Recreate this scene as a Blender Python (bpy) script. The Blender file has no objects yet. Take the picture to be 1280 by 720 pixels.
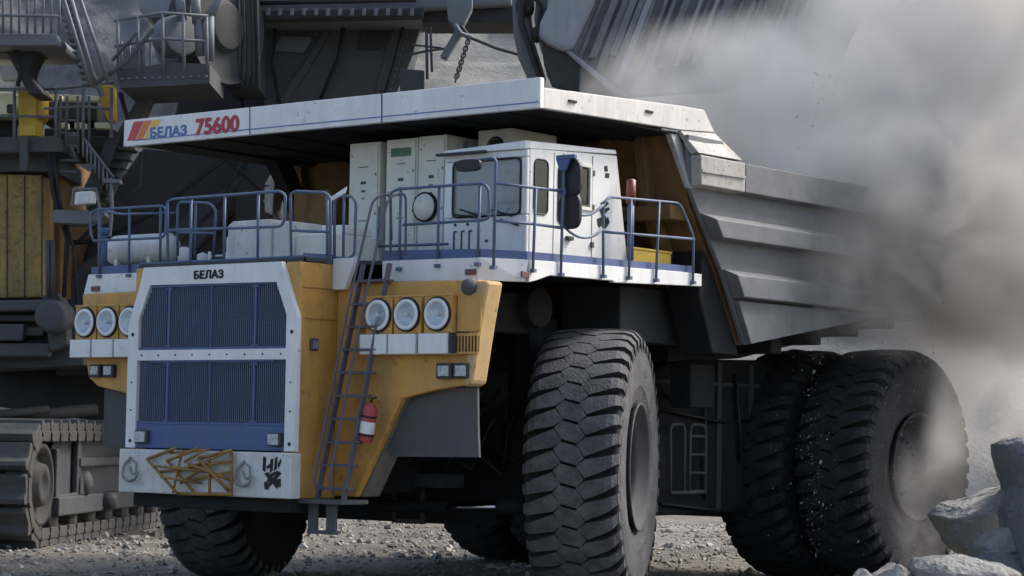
import bpy, bmesh, math, random
from mathutils import Vector, Matrix, noise
random.seed(7)
sc = bpy.context.scene
COL = sc.collection
R_ = math.radians

# ------------------------------------------------------------------ camera
FPX = 2844.247
CAM = Vector((23.3372, -27.1493, 2.4628))
CF = Vector((-0.6150854, 0.7859169, 0.0632815))
CR = Vector((0.7880330, 0.6154114, 0.0165197))
CU = Vector((0.0259611, -0.0600289, 0.9978590))
FG = Vector((CF.x, CF.y, 0)).normalized()      # horizontal heading of the view
RG = Vector((FG.y, -FG.x, 0))

def ray(px, py): return CF + CR*((px-640)/FPX) + CU*((360-py)/FPX)
def P(px, py, x=None, y=None, z=None):
    """a sight line met with a plane of the truck (metres)"""
    d = ray(px, py)
    for i, c in enumerate((x, y, z)):
        if c is not None:
            return CAM + d*((c-CAM[i])/d[i])
def W(px, py, d):
    """point on a sight line at distance d"""
    return CAM + ray(px, py)*d

cd = bpy.data.cameras.new('camera'); co = bpy.data.objects.new('camera', cd); COL.objects.link(co)
cd.sensor_width = 36; cd.lens = FPX/1280*36; cd.clip_end = 2000; cd.clip_start = .5
m = Matrix((CR, CU, -CF)).transposed().to_4x4(); m.translation = CAM
co.matrix_world = m; sc.camera = co

# ------------------------------------------------------------------ materials
def ND(nt, t, **k):
    n = nt.nodes.new(t)
    for a, v in k.items(): setattr(n, a, v)
    return n
def mat(name, col, rough=.6, grime=None, amt=.5, gs=1.2, streak=False, var=.12, bump=.0, bs=20, metal=0., spec=.4, edge=0., contrast=.18, up=0., chips=0.):
    """paint with broad tone variation, dust laid over it in patches (or runs) and fine bump"""
    ma = bpy.data.materials.new(name); ma.use_nodes = True; nt = ma.node_tree
    b = nt.nodes['Principled BSDF']; L = nt.links.new
    tc = ND(nt, 'ShaderNodeTexCoord')
    n1 = ND(nt, 'ShaderNodeTexNoise'); n1.inputs['Scale'].default_value = 2.3; n1.inputs['Detail'].default_value = 8; n1.inputs['Roughness'].default_value = .65
    L(tc.outputs['Object'], n1.inputs['Vector'])
    mx = ND(nt, 'ShaderNodeMix', data_type='RGBA', blend_type='MIX')
    mr = ND(nt, 'ShaderNodeMapRange'); mr.inputs['From Min'].default_value = .3; mr.inputs['From Max'].default_value = .7
    L(n1.outputs['Fac'], mr.inputs['Value']); L(mr.outputs['Result'], mx.inputs['Factor'])
    mx.inputs['A'].default_value = (*[c*(1-var) for c in col], 1); mx.inputs['B'].default_value = (*[min(1, c*(1+var)) for c in col], 1)
    out = mx.outputs['Result']
    if chips:   # small scuffs and rust spots of their own shape
        nc = ND(nt, 'ShaderNodeTexNoise'); nc.inputs['Scale'].default_value = 7; nc.inputs['Detail'].default_value = 9; nc.inputs['Roughness'].default_value = .8
        L(tc.outputs['Object'], nc.inputs['Vector']); rc = ND(nt, 'ShaderNodeMapRange'); rc.inputs['From Min'].default_value = .66-chips*.1; rc.inputs['From Max'].default_value = .69-chips*.1; rc.inputs['To Max'].default_value = .75
        L(nc.outputs['Fac'], rc.inputs['Value']); mc = ND(nt, 'ShaderNodeMix', data_type='RGBA'); L(rc.outputs['Result'], mc.inputs['Factor']); L(out, mc.inputs['A']); mc.inputs['B'].default_value = (.14, .085, .055, 1); out = mc.outputs['Result']
    if grime:
        mp = ND(nt, 'ShaderNodeMapping'); L(tc.outputs['Object'], mp.inputs['Vector'])
        if streak: mp.inputs['Scale'].default_value = (3.2, 3.2, .6)
        n2 = ND(nt, 'ShaderNodeTexNoise'); n2.inputs['Scale'].default_value = gs; n2.inputs['Detail'].default_value = 10; n2.inputs['Roughness'].default_value = .72
        L(mp.outputs['Vector'], n2.inputs['Vector'])
        r2 = ND(nt, 'ShaderNodeMapRange'); c = .5+(.5-amt)*.45
        r2.inputs['From Min'].default_value = c-contrast; r2.inputs['From Max'].default_value = c+contrast; r2.inputs['To Max'].default_value = min(1., .45+amt*.6)
        L(n2.outputs['Fac'], r2.inputs['Value'])
        f = r2.outputs['Result']
        if up:      # settled dust on faces that look up
            g = ND(nt, 'ShaderNodeNewGeometry'); s = ND(nt, 'ShaderNodeSeparateXYZ'); L(g.outputs['Normal'], s.inputs[0])
            r3 = ND(nt, 'ShaderNodeMapRange'); r3.inputs['From Min'].default_value = .3; r3.inputs['From Max'].default_value = .9; r3.inputs['To Max'].default_value = up
            L(s.outputs['Z'], r3.inputs['Value'])
            mm = ND(nt, 'ShaderNodeMath', operation='MAXIMUM'); L(f, mm.inputs[0]); L(r3.outputs['Result'], mm.inputs[1]); f = mm.outputs[0]
        m2 = ND(nt, 'ShaderNodeMix', data_type='RGBA'); L(f, m2.inputs['Factor']); L(out, m2.inputs['A']); m2.inputs['B'].default_value = (*grime, 1)
        out = m2.outputs['Result']
        rr = ND(nt, 'ShaderNodeMapRange'); rr.inputs['To Min'].default_value = rough; rr.inputs['To Max'].default_value = .92
        L(f, rr.inputs['Value']); L(rr.outputs['Result'], b.inputs['Roughness'])
    else:
        b.inputs['Roughness'].default_value = rough
    L(out, b.inputs['Base Color'])
    b.inputs['Metallic'].default_value = metal
    b.inputs['Specular IOR Level'].default_value = spec
    if bump:
        n3 = ND(nt, 'ShaderNodeTexNoise'); n3.inputs['Scale'].default_value = bs; n3.inputs['Detail'].default_value = 6
        L(tc.outputs['Object'], n3.inputs['Vector'])
        bp = ND(nt, 'ShaderNodeBump'); bp.inputs['Strength'].default_value = bump; bp.inputs['Distance'].default_value = .05
        L(n3.outputs['Fac'], bp.inputs['Height']); L(bp.outputs['Normal'], b.inputs['Normal'])
    return ma

DUST = (.24, .225, .20); DARKD = (.055, .052, .05); MUD = (.13, .11, .09)
M = {}
M['white'] = mat(chips=0.5, name='white_paint', col=(.78, .78, .77), rough=.42, grime=(.40, .38, .35), amt=.24, streak=True, gs=.8, contrast=.3, up=.5, var=.03, bump=.04, bs=3)
M['white_dirty'] = mat(chips=0.6, name='dusty_white_paint', col=(.70, .69, .665), rough=.5, grime=(.34, .31, .27), amt=.42, streak=True, gs=1.0, contrast=.25, up=.5, var=.05, bump=.05, bs=4)
M['cream'] = mat(chips=0.5, name='cream_cabinet_paint', col=(.76, .74, .66), rough=.5, grime=(.36, .34, .28), amt=.22, streak=True, gs=.8, contrast=.28, var=.04)
M['yellow'] = mat(chips=0.7, name='ochre_yellow_paint', col=(.60, .31, .06), rough=.45, grime=(.27, .20, .12), amt=.38, streak=True, var=.07, up=.5, bump=.05, bs=4)
M['yellow_pale'] = mat(chips=0.8, name='dusty_yellow_paint', col=(.56, .36, .14), rough=.5, grime=(.34, .27, .18), amt=.45, streak=True, var=.06)
M['rail'] = mat(chips=0.8, name='blue_grey_rail_paint', col=(.07, .115, .21), rough=.45, grime=(.17, .17, .17), amt=.35, gs=3, var=.1)
M['ladderp'] = mat('worn_ladder_paint', (.085, .095, .15), .6, grime=(.13, .10, .085), amt=.5, gs=3)
M['blue'] = mat('blue_paint', (.055, .10, .24), .45, grime=(.14, .15, .18), amt=.32, streak=True, var=.08)
M['bluegrille'] = mat('blue_grille_paint', (.08, .125, .22), .5, grime=(.14, .15, .165), amt=.5, gs=1.6, var=.15)
M['core'] = mat('radiator_core', (.022, .031, .052), .8, grime=(.05, .058, .078), amt=.4)
M['body'] = mat('grey_body_steel', (.13, .136, .148), .55, grime=(.185, .183, .18), amt=.5, streak=True, gs=1.2, var=.28, bump=.3, bs=3, up=.6)
M['bodywhite'] = mat(chips=1.0, name='dusty_body_white', col=(.40, .395, .375), rough=.55, grime=(.27, .255, .23), amt=.5, streak=True, gs=1.3, var=.08, bump=.08, bs=4, up=.4)
M['rust'] = mat('ochre_dusted_steel', (.25, .135, .045), .85, grime=(.075, .055, .04), amt=.5, streak=True, gs=1.2, var=.25, bump=.1)
M['chassis'] = mat('dark_chassis_steel', (.016, .017, .019), .8, spec=.15, grime=(.032, .031, .03), amt=.45, gs=1.5, var=.2, bump=.2, bs=8)
M['plate'] = mat('grey_side_plate', (.042, .045, .05), .65, grime=(.06, .06, .058), amt=.42, streak=True, var=.12)
M['flap'] = mat('rubber_mud_flap', (.075, .077, .082), .8, grime=(.11, .105, .10), amt=.45, streak=True, gs=1.0)
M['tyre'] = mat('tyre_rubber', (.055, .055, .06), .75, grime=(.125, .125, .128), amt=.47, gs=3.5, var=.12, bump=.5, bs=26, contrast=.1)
M['tyre_shaded'] = mat('shaded_rear_tyre_rubber', (.028, .028, .03), .8, grime=(.06, .06, .062), amt=.42, gs=3.5, var=.15, bump=.5, bs=26, contrast=.1, spec=.2)  # shade over the rear wheels put into a darker rubber colour
M['tyre_groove_shade'] = mat('shaded_groove_rubber', (.015, .015, .016), .9, grime=(.035, .034, .032), amt=.3, gs=4)  # groove shade painted as darker rubber on lug sides and carcass
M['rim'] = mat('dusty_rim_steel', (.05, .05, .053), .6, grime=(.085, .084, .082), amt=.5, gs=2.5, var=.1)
M['rim_dark'] = mat('dark_rim_steel', (.03, .03, .032), .75, grime=(.06, .058, .055), amt=.5, gs=2.5, var=.2, spec=.2)  # darker steel for the rear rims and hubs
M['black'] = mat('black_rubber', (.012, .012, .013), .5)
M['dark'] = mat('dark_seam', (.02, .02, .02), .8)
M['bracegrey'] = mat('worn_tan_grey_paint', (.17, .15, .12), .6, grime=(.10, .10, .10), amt=.5, streak=True)
M['hookm'] = mat('scuffed_hook_steel', (.30, .30, .30), .6, grime=(.14, .12, .10), amt=.5, gs=5)
M['chrome'] = mat('bright_rod_steel', (.62, .64, .66), .22, metal=1.)
M['alu'] = mat('reflector_silver', (.50, .55, .62), .25, metal=.8, grime=(.35, .38, .42), amt=.3, gs=8)
M['bezel'] = mat('lamp_bezel_white', (.72, .72, .70), .35)
M['redp'] = mat('red_paint', (.42, .05, .055), .4, grime=(.25, .12, .10), amt=.3, gs=6)
M['orange'] = mat('orange_stripe_paint', (.68, .20, .04), .45)
M['redstripe'] = mat('red_stripe_paint', (.52, .055, .05), .45, var=.05)
M['ystripe'] = mat('yellow_stripe_paint', (.78, .46, .06), .45, var=.05)
M['txtblue'] = mat('blue_letter_paint', (.09, .16, .38), .45)
M['txtred'] = mat('red_letter_paint', (.40, .035, .045), .45)
M['brown'] = mat('brown_reflector', (.13, .06, .05), .5)
M['gold'] = mat('rusty_yellow_tube', (.36, .20, .05), .6, grime=(.16, .08, .03), amt=.5, gs=5, var=.15)
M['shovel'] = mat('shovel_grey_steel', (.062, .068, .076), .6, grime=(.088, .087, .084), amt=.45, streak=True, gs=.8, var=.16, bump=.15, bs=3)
M['shovel_light'] = mat('shovel_light_grey', (.135, .148, .168), .55, grime=(.15, .15, .15), amt=.4, streak=True, gs=.7, var=.12, bump=.1, bs=3)
M['bucket'] = mat('worn_bucket_steel', (.26, .275, .30), .5, grime=(.17, .175, .185), amt=.45, streak=True, gs=.9, var=.12, bump=.15, bs=4)
M['bucketrib'] = mat('scored_bucket_steel', (.17, .18, .195), .55, grime=(.09, .095, .10), amt=.5, gs=2.5, var=.2, bump=.4, bs=8)
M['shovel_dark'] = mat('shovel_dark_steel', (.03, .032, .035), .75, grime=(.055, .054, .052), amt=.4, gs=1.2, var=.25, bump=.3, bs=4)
M['house'] = mat(chips=1.2, name='rusty_ochre_house_wall', col=(.42, .27, .075), rough=.7, grime=(.14, .11, .07), amt=.52, streak=True, gs=.9, var=.15)
M['cabyellow'] = mat('bright_yellow_paint', (.66, .43, .05), .5, grime=(.30, .22, .08), amt=.3)
M['cream_bright'] = mat('glare_lemon_paint', (.85, .80, .55), .4, var=.03)  # sun glare on the duct put into a pale colour; strips share it
M['track'] = mat('worn_track_steel', (.05, .051, .053), .6, grime=(.095, .088, .078), amt=.45, gs=1.6, var=.2, bump=.4, bs=8, up=.0)
M['chain'] = mat('chain_steel', (.05, .05, .052), .6)
M['rockm'] = mat('pale_blasted_rock', (.50, .48, .45), .9, grime=(.33, .32, .305), amt=.5, gs=4.0, var=.25, bump=1., bs=14)
M['rockdark'] = mat('blue_grey_rock', (.30, .305, .31), .9, grime=(.20, .205, .21), amt=.5, gs=4.0, var=.25, bump=1., bs=14)
M['debris'] = mat('loose_stone', (.36, .335, .30), .9, grime=(.11, .10, .09), amt=.5, gs=1.5, var=.35, contrast=.08)
M['glassdark'] = mat('dark_cab_glass', (.012, .014, .016), .25, spec=.25)
def glass_mat(name, col, rough, alpha):
    ma = bpy.data.materials.new(name); ma.use_nodes = True; b = ma.node_tree.nodes['Principled BSDF']
    b.inputs['Base Color'].default_value = (*col, 1); b.inputs['Roughness'].default_value = rough; b.inputs['Alpha'].default_value = alpha
    b.inputs['Specular IOR Level'].default_value = .8
    return ma
M['glass'] = glass_mat('dusty_windscreen_glass', (.42, .46, .49), .1, .38)
M['lens'] = glass_mat('lamp_lens_glass', (.5, .6, .66), .1, .35)
M['lamp_glass'] = mat('ribbed_lamp_glass', (.55, .57, .58), .3, grime=(.15, .16, .17), amt=.45, gs=22, contrast=.1)
M['orange_glass'] = glass_mat('red_beacon_plastic', (.22, .03, .015), .45, 1.)

for k_ in ('rockm', 'rockdark', 'debris'):
    for n_ in M[k_].node_tree.nodes:
        if n_.type == 'BUMP': n_.inputs['Distance'].default_value = .13; n_.inputs['Strength'].default_value = 1.
        if n_.type == 'TEX_NOISE' and n_.inputs['Scale'].default_value > 10: n_.inputs['Roughness'].default_value = .72; n_.inputs['Detail'].default_value = 10
# ------------------------------------------------------------------ mesh helper
class MB:
    def __init__(s): s.bm = bmesh.new(); s.mi = 0
    def _mark(s, faces):
        for f in faces: f.material_index = s.mi
    def box(s, x0, x1, y0, y1, z0, z1):
        v = [s.bm.verts.new((x, y, z)) for x in (x0, x1) for y in (y0, y1) for z in (z0, z1)]
        fs = [s.bm.faces.new([v[i] for i in q]) for q in ((0, 1, 3, 2), (4, 6, 7, 5), (0, 4, 5, 1), (2, 3, 7, 6), (0, 2, 6, 4), (1, 5, 7, 3))]
        s._mark(fs); return s
    def ext(s, pts, vec):
        """polygon (3-D points) pushed along vec"""
        vec = Vector(vec); a = [s.bm.verts.new(Vector(p)) for p in pts]; b = [s.bm.verts.new(Vector(p)+vec) for p in pts]
        n = len(a); fs = [s.bm.faces.new(a), s.bm.faces.new(b[::-1])]
        for i in range(n): fs.append(s.bm.faces.new((a[i], b[i], b[(i+1) % n], a[(i+1) % n])))
        s._mark(fs); return s
    def loft(s, A, B):
        a = [s.bm.verts.new(Vector(p)) for p in A]; b = [s.bm.verts.new(Vector(p)) for p in B]; n = len(a)
        fs = [s.bm.faces.new(a), s.bm.faces.new(b[::-1])]
        for i in range(n): fs.append(s.bm.faces.new((a[i], b[i], b[(i+1) % n], a[(i+1) % n])))
        s._mark(fs); return s
    def xz(s, pts, y0, y1): return s.ext([(x, y0, z) for x, z in pts], (0, y1-y0, 0))
    def yz(s, pts, x0, x1): return s.ext([(x0, y, z) for y, z in pts], (x1-x0, 0, 0))
    def xy(s, pts, z0, z1): return s.ext([(x, y, z0) for x, y in pts], (0, 0, z1-z0))
    def tube(s, pts, r, n=8, closed=False, r1=None):
        pts = [Vector(p) for p in pts]; rings = []; N = len(pts); up = None
        for i, p in enumerate(pts):
            if closed: t = pts[(i+1) % N]-pts[i-1]
            else: t = pts[min(i+1, N-1)]-pts[max(i-1, 0)]
            t.normalize()
            if up is None:
                up = Vector((0, 0, 1)) if abs(t.z) < .9 else Vector((1, 0, 0))
            a = t.cross(up).normalized(); b = a.cross(t).normalized(); up = b
            rr = r if r1 is None else r+(r1-r)*i/(N-1)
            rings.append([s.bm.verts.new(p+(a*math.cos(2*math.pi*k/n)+b*math.sin(2*math.pi*k/n))*rr) for k in range(n)])
        fs = []
        for i in range(N if closed else N-1):
            A, B = rings[i], rings[(i+1) % N]
            for k in range(n): fs.append(s.bm.faces.new((A[k], A[(k+1) % n], B[(k+1) % n], B[k])))
        if not closed: fs += [s.bm.faces.new(rings[0][::-1]), s.bm.faces.new(rings[-1])]
        for f in fs: f.smooth = True
        s._mark(fs); return s
    def cyl(s, a, b, r, n=24, r1=None): return s.tube([a, b], r, n, r1=r1)
    def bend(s, pts, r, rad=.12, n=8, closed=False):
        """tube with rounded corners"""
        pts = [Vector(p) for p in pts]; out = []; N = len(pts)
        for i, p in enumerate(pts):
            if not closed and i in (0, N-1): out.append(p); continue
            a, b = pts[i-1]-p, pts[(i+1) % N]-p
            q = min(rad, a.length*.45, b.length*.45); p0, p1 = p+a.normalized()*q, p+b.normalized()*q
            for k in range(5):
                t = k/4; out.append(p0*(1-t)**2+p*2*t*(1-t)+p1*t*t)
        return s.tube(out, r, n, closed)
    def lathe(s, prof, n=48, org=(0, 0, 0), axis='x', ax=None):
        """prof: (u along axis, r)"""
        org = Vector(org)
        if ax is None: ax = {'x': Vector((1, 0, 0)), 'y': Vector((0, 1, 0)), 'z': Vector((0, 0, 1))}[axis]
        ax = Vector(ax).normalized(); t = Vector((0, 0, 1)) if abs(ax.z) < .9 else Vector((1, 0, 0))
        a = ax.cross(t).normalized(); b = ax.cross(a)
        rings = [[s.bm.verts.new(org+ax*u+(a*math.cos(2*math.pi*k/n)+b*math.sin(2*math.pi*k/n))*max(r, 1e-4)) for k in range(n)] for u, r in prof]
        fs = []
        for A, B in zip(rings, rings[1:]):
            for k in range(n): fs.append(s.bm.faces.new((A[k], A[(k+1) % n], B[(k+1) % n], B[k])))
        for f in fs: f.smooth = True
        s._mark(fs); return s
    def mat(s, i): s.mi = i; return s
    def build(s, name, mats, parent=None, bevel=0, seg=2, smooth=False, **tags):
        bmesh.ops.recalc_face_normals(s.bm, faces=s.bm.faces)
        me = bpy.data.meshes.new(name); s.bm.to_mesh(me); s.bm.free()
        if not isinstance(mats, (list, tuple)): mats = [mats]
        for q in mats: me.materials.append(M[q] if isinstance(q, str) else q)
        o = bpy.data.objects.new(name, me); COL.objects.link(o)
        if parent: o.parent = parent
        if bevel:
            b = o.modifiers.new('bevel', 'BEVEL'); b.width = bevel; b.segments = seg; b.limit_method = 'ANGLE'; b.angle_limit = R_(35)
            b.harden_normals = False
        tag(o, **tags); return o
def tag(o, label=None, cat=None, group=None, kind=None):
    if label: o['label'] = label
    if cat: o['category'] = cat
    if group: o['group'] = group
    if kind: o['kind'] = kind
    return o
def empty(name, loc, label, cat, group=None):
    o = bpy.data.objects.new(name, None); COL.objects.link(o); o.location = loc; o.empty_display_size = .3
    return tag(o, label, cat, group)
def text_mesh(name, txt, size, mat_, parent, origin, xdir, updir, bold=.0, depth=.004, sx=1.):
    cu = bpy.data.curves.new(name, 'FONT'); cu.body = txt; cu.size = size; cu.extrude = depth
    ob = bpy.data.objects.new(name+'_tmp', cu); COL.objects.link(ob)
    bpy.context.view_layer.update()
    dg = bpy.context.evaluated_depsgraph_get(); me = bpy.data.meshes.new_from_object(ob.evaluated_get(dg))
    bpy.data.objects.remove(ob, do_unlink=True)
    if bold:      # heavier strokes: shifted copies, each a hair prouder than the last
        bm = bmesh.new()
        for k, (ox, oy) in enumerate(((0, 0), (bold, 0), (-bold, 0), (0, bold), (0, -bold))):
            n0 = len(bm.verts); bm.from_mesh(me); bm.verts.ensure_lookup_table()
            for v in list(bm.verts)[n0:]: v.co += Vector((ox, oy, .0006*k))
        bm.to_mesh(me); bm.free()
    xd = Vector(xdir).normalized(); ud = Vector(updir).normalized(); nd = xd.cross(ud)
    mm = Matrix((xd*sx, ud, nd)).transposed().to_4x4(); mm.translation = Vector(origin); me.transform(mm)
    me.materials.clear(); me.materials.append(M[mat_])
    o = bpy.data.objects.new(name, me); COL.objects.link(o); o.parent = parent; return o

# ================================================================== HAUL TRUCK
TK = empty('haul_truck', (0, 0, 0), 'huge ochre and white mining dump truck with blue railings, its grey body being loaded', 'dump truck')
def T(mb, name, m_, bevel=.012, **k): return mb.build(name, m_, k.pop('parent', TK), bevel, **k)

# ---- wheels
RT = 2.02; HW = .735
def crown(u):      # outer radius over the tread
    a = abs(u)/HW
    return RT - .035*a*a - .11*max(0, (a-.8)/.2)**2
def make_tyre(parent, mt='tyre'):
    mb = MB().mat(1)
    g = .112
    prof = [(-.60, .86), (-.66, .95), (-.735, 1.25), (-.755, 1.50), (-.735, 1.74), (-.70, 1.86), (-.64, RT-.17), (-.3, RT-g), (.3, RT-g), (.64, RT-.17), (.70, 1.86), (.735, 1.74)]
    mb.lathe(prof, 96)
    mb.mat(0).lathe([(.735, 1.74), (.748, 1.70), (.752, 1.68), (.757, 1.62), (.76, 1.50), (.752, 1.36), (.735, 1.22), (.735, 1.19), (.72, 1.17), (.69, 1.02), (.665, .95), (.655, .93), (.60, .86)], 96)
    N = 42; pitch = 2*math.pi/N
    def block(fn_lo, fn_hi, us, down=False):
        top, bot, rows = [], [], []
        for u in us:
            lo, hi = fn_lo(u), fn_hi(u); row = []
            for k in range(4):
                s_ = lo+(hi-lo)*k/3; row.append((u, s_, crown(u)))
            rows.append(row)
        if down:
            sg = 1 if us[-1] > 0 else -1
            for (uu, rr) in ((.745, 1.87), (.752, 1.79)):
                lo, hi = fn_lo(us[-1]), fn_hi(us[-1])
                rows.append([(sg*uu, lo+(hi-lo)*k/3, rr) for k in range(4)])
        return rows
    hexu = [-.235, -.13, 0, .13, .235]; hw = {.235: .010, .13: .131, 0: .131}
    def hx(u, sgn): return .24*u + sgn*hw[round(abs(u), 3)]
    shu = [.125, .25, .40, .56, .66, .735]; sw = [.010, .129, .116, .100, .086, .078]
    rnd = random.Random(3)
    for i in range(N):
        for kind in (0, 1, 2):
            if kind == 0: rows = block(lambda u: hx(u, -1), lambda u: hx(u, 1), hexu)
            else:
                sg = 1 if kind == 1 else -1
                d = dict(zip([round(a, 3) for a in shu], sw))
                f = lambda u, q: .151 + sg*(.24*min(abs(u), .25) - .26*max(0, abs(u)-.25) - .5*max(0, abs(u)-.5)**2) + q*d[round(abs(u), 3)]
                rows = block(lambda u: f(u, -1), lambda u: f(u, 1), [sg*a for a in shu], True)
            vs = []; base = i*pitch; j = rnd.uniform(-.006, .006)
            cs = sum(r[1][1] for r in rows)/len(rows); n = len(rows)
            for row in rows:
                vs.append([mb.bm.verts.new((u, (r+j)*math.cos(base+s_/RT), (r+j)*math.sin(base+s_/RT))) for u, s_, r in row])
            for a in range(n-1):
                for b in range(3):
                    fc = mb.bm.faces.new((vs[a][b], vs[a+1][b], vs[a+1][b+1], vs[a][b+1])); fc.material_index = 0
            # skirts
            ring = [vs[0][b] for b in range(4)]+[vs[a][3] for a in range(1, n)]+[vs[n-1][b] for b in (2, 1, 0)]+[vs[a][0] for a in range(n-2, 0, -1)]
            low = []
            cen = sum((v.co for v in ring), Vector())/len(ring)
            for v in ring:
                c = v.co.copy(); rad = math.hypot(c.y, c.z); k = (rad-.12)/rad
                c2 = Vector((c.x*.98, c.y*k, c.z*k)) + (v.co-cen)*.06
                low.append(mb.bm.verts.new(c2))
            q = len(ring)
            for a in range(q):
                fc = mb.bm.faces.new((ring[a], ring[(a+1) % q], low[(a+1) % q], low[a])); fc.material_index = 1
    for v in mb.bm.verts: v.co.x *= .91
    return mb.build('tyre', [mt, 'tyre_groove_shade'], parent)
def make_wheel(kind):
    h = MB()
    if kind == 'front':
        h.lathe([(.30, .0), (.34, .16), (.34, .26), (.26, .29), (.20, .34), (.19, .46), (.19, .47)], 40)
        h.lathe([(.19, .50), (.215, .50), (.215, .46)], 40)
        for k in range(24):
            a = 2*math.pi*k/24; h.cyl((.18, .40*math.cos(a), .40*math.sin(a)), (.235, .40*math.cos(a), .40*math.sin(a)), .022, 6)
    else:
        h.lathe([(.44, .0), (.44, .22), (.36, .26), (.30, .40), (.30, .56)], 40)
        for k in range(20):
            a = 2*math.pi*k/20; h.cyl((.29, .48*math.cos(a), .48*math.sin(a)), (.345, .48*math.cos(a), .48*math.sin(a)), .022, 6)
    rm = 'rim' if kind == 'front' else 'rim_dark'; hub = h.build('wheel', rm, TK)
    r = MB()
    if kind == 'front':
        r.lathe([(.60, .865), (.665, .93), (.685, .935), (.69, .915), (.655, .89), (.64, .875), (.52, .80), (.50, .745), (.44, .735), (.30, .72), (.20, .64), (.185, .46)], 72)
        r.lathe([(-.60, .865), (-.5, .80), (.0, .80), (.19, .72)], 48)
    else:
        r.lathe([(.60, .865), (.665, .93), (.69, .935), (.695, .905), (.60, .86), (.50, .82), (.46, .78), (.40, .74), (.32, .72), (.30, .56)], 72)
        r.lathe([(-.60, .865), (-.5, .80), (.0, .80), (.30, .72)], 48)
    r.build('rim', rm, hub)
    make_tyre(hub, 'tyre' if kind == 'front' else 'tyre_shaded')
    return hub
def copy_wheel(h, loc, rz, roll=0):
    c = h.copy(); COL.objects.link(c); c.parent = TK; c.location = loc; c.rotation_euler = (roll, 0, rz)
    for ch in h.children:
        d = ch.copy(); COL.objects.link(d); d.parent = c
    return c
ZA = 1.985
wf = make_wheel('front'); wf.location = (3.68, 0, ZA); wf.rotation_euler = (0.05, 0, R_(-0.0)); STEER = R_(25.5)
wf.rotation_euler = (.05, 0, STEER)
copy_wheel(wf, (-3.62, 0, ZA), math.pi+STEER-R_(3.5), .3)
YR = 8.05
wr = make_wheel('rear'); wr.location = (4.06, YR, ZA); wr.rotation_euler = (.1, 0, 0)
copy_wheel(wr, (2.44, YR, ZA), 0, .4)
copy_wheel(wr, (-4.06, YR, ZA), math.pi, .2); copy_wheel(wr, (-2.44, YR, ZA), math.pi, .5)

# ---- chassis
for s in (-1, 1):
    T(MB().yz([(-3.6, 1.55), (-3.6, 2.6), (-1.5, 2.9), (3, 2.9), (6.5, 3.35), (10.2, 3.5), (10.2, 2.5), (7, 2.3), (4.5, 1.7), (-1.2, 1.55)], s*1.05, s*1.5), 'frame_rail', 'chassis', .03)
mb = MB()
for y in (-3.3, 2.2, 5.2, 9.8): T(MB().box(-1.05, 1.05, y-.2, y+.2, 2.0, 2.7), 'cross_member', 'chassis', .03)
mb = MB().lathe([(-2.9, .0), (-2.9, .34), (-1.7, .38), (-.8, .55), (.8, .55), (1.7, .38), (2.9, .34), (2.9, 0)], 24, (0, 0, 1.75))
T(mb, 'front_axle', 'chassis', 0)
mb = MB().lathe([(-4.1, 0), (-4.1, .7), (-1.6, .72), (-1.2, 1.0), (1.2, 1.0), (1.6, .72), (4.1, .7), (4.1, 0)], 40, (0, YR, ZA))
mb.box(-1.0, 1.0, 4.4, 7.0, 1.2, 2.4)
T(mb, 'rear_axle', 'chassis', .02)
for s in (-1, 1):        # suspension cylinders, knuckles
    mb = MB().cyl((s*2.35, .05, 1.4), (s*2.2, .25, 4.2), .27, 24).cyl((s*2.38, 0, 1.3), (s*2.3, .1, 2.6), .36, 24)
    mb.box(s*2.1-.35, s*2.1+.35, .0, .7, 3.4, 4.2)
    T(mb, 'suspension_strut', 'chassis', .02)
    T(MB().cyl((s*2.7, 0, 1.98), (s*3.55, 0, 1.98), .42, 24), 'wheel_spindle', 'chassis', 0)
    T(MB().cyl((s*1.9, 3.9, 2.3), (s*1.75, 4.5, 4.6), .24, 20).cyl((s*1.8, 4.3, 3.9), (s*1.72, 4.9, 5.4), .16, 20), 'hoist_cylinder', 'chassis', 0)
    T(MB().cyl((s*1.75, 8.6, 2.1), (s*1.65, 9.2, 4.0), .24, 20), 'rear_strut', 'chassis', 0)
# steering linkage with its bright rod
mb = MB().cyl(P(470, 632, y=-1.4), P(558, 634, y=-1.35), .085, 16); T(MB().cyl(P(624, 633, y=-1.2), P(655, 632, y=-1.1), .12, 16), 'tie_rod_end', 'chassis', 0)
T(mb, 'steering_cylinder', 'chassis', .01)
T(MB().cyl(P(552, 634, y=-1.35), P(628, 633.5, y=-1.2), .032, 14), 'steering_rod', 'chrome', 0)
mb = MB().box(-1.9, 2.1, -.3, .1, 1.05, 1.35)
T(mb, 'drag_link', 'chassis', .02)
mb = MB()
a, b = P(497, 567, y=-1.2), P(530, 655, y=-1.2)
mb.box(a.x, b.x+.05, -1.3, -1.22, a.z-.45, a.z-.38).box(a.x, a.x+.06, -1.3, -1.22, b.z, a.z-.3).box(b.x, b.x+.06, -1.3, -1.22, b.z, a.z-.3).box(a.x, b.x+.05, -1.3, -1.22, b.z, b.z+.07)
mb.box(a.x-.1, b.x+.6, -1.5, -1.0, b.z+.55, b.z+.75)
T(mb, 'mounting_bracket', 'plate', .01)
mb = MB()
for k in range(7):
    y0 = -2.6+k*.35; mb.tube([(.2+.3*k, y0, 2.3+.1*(k % 3)), (.9+.3*k, y0+.3, 1.9-.1*(k % 2)), (1.9+.1*k, y0+.4, 2.5), (2.5, y0+.8, 3.1)], .035, 6)
T(mb, 'hose', 'black', 0)
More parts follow.
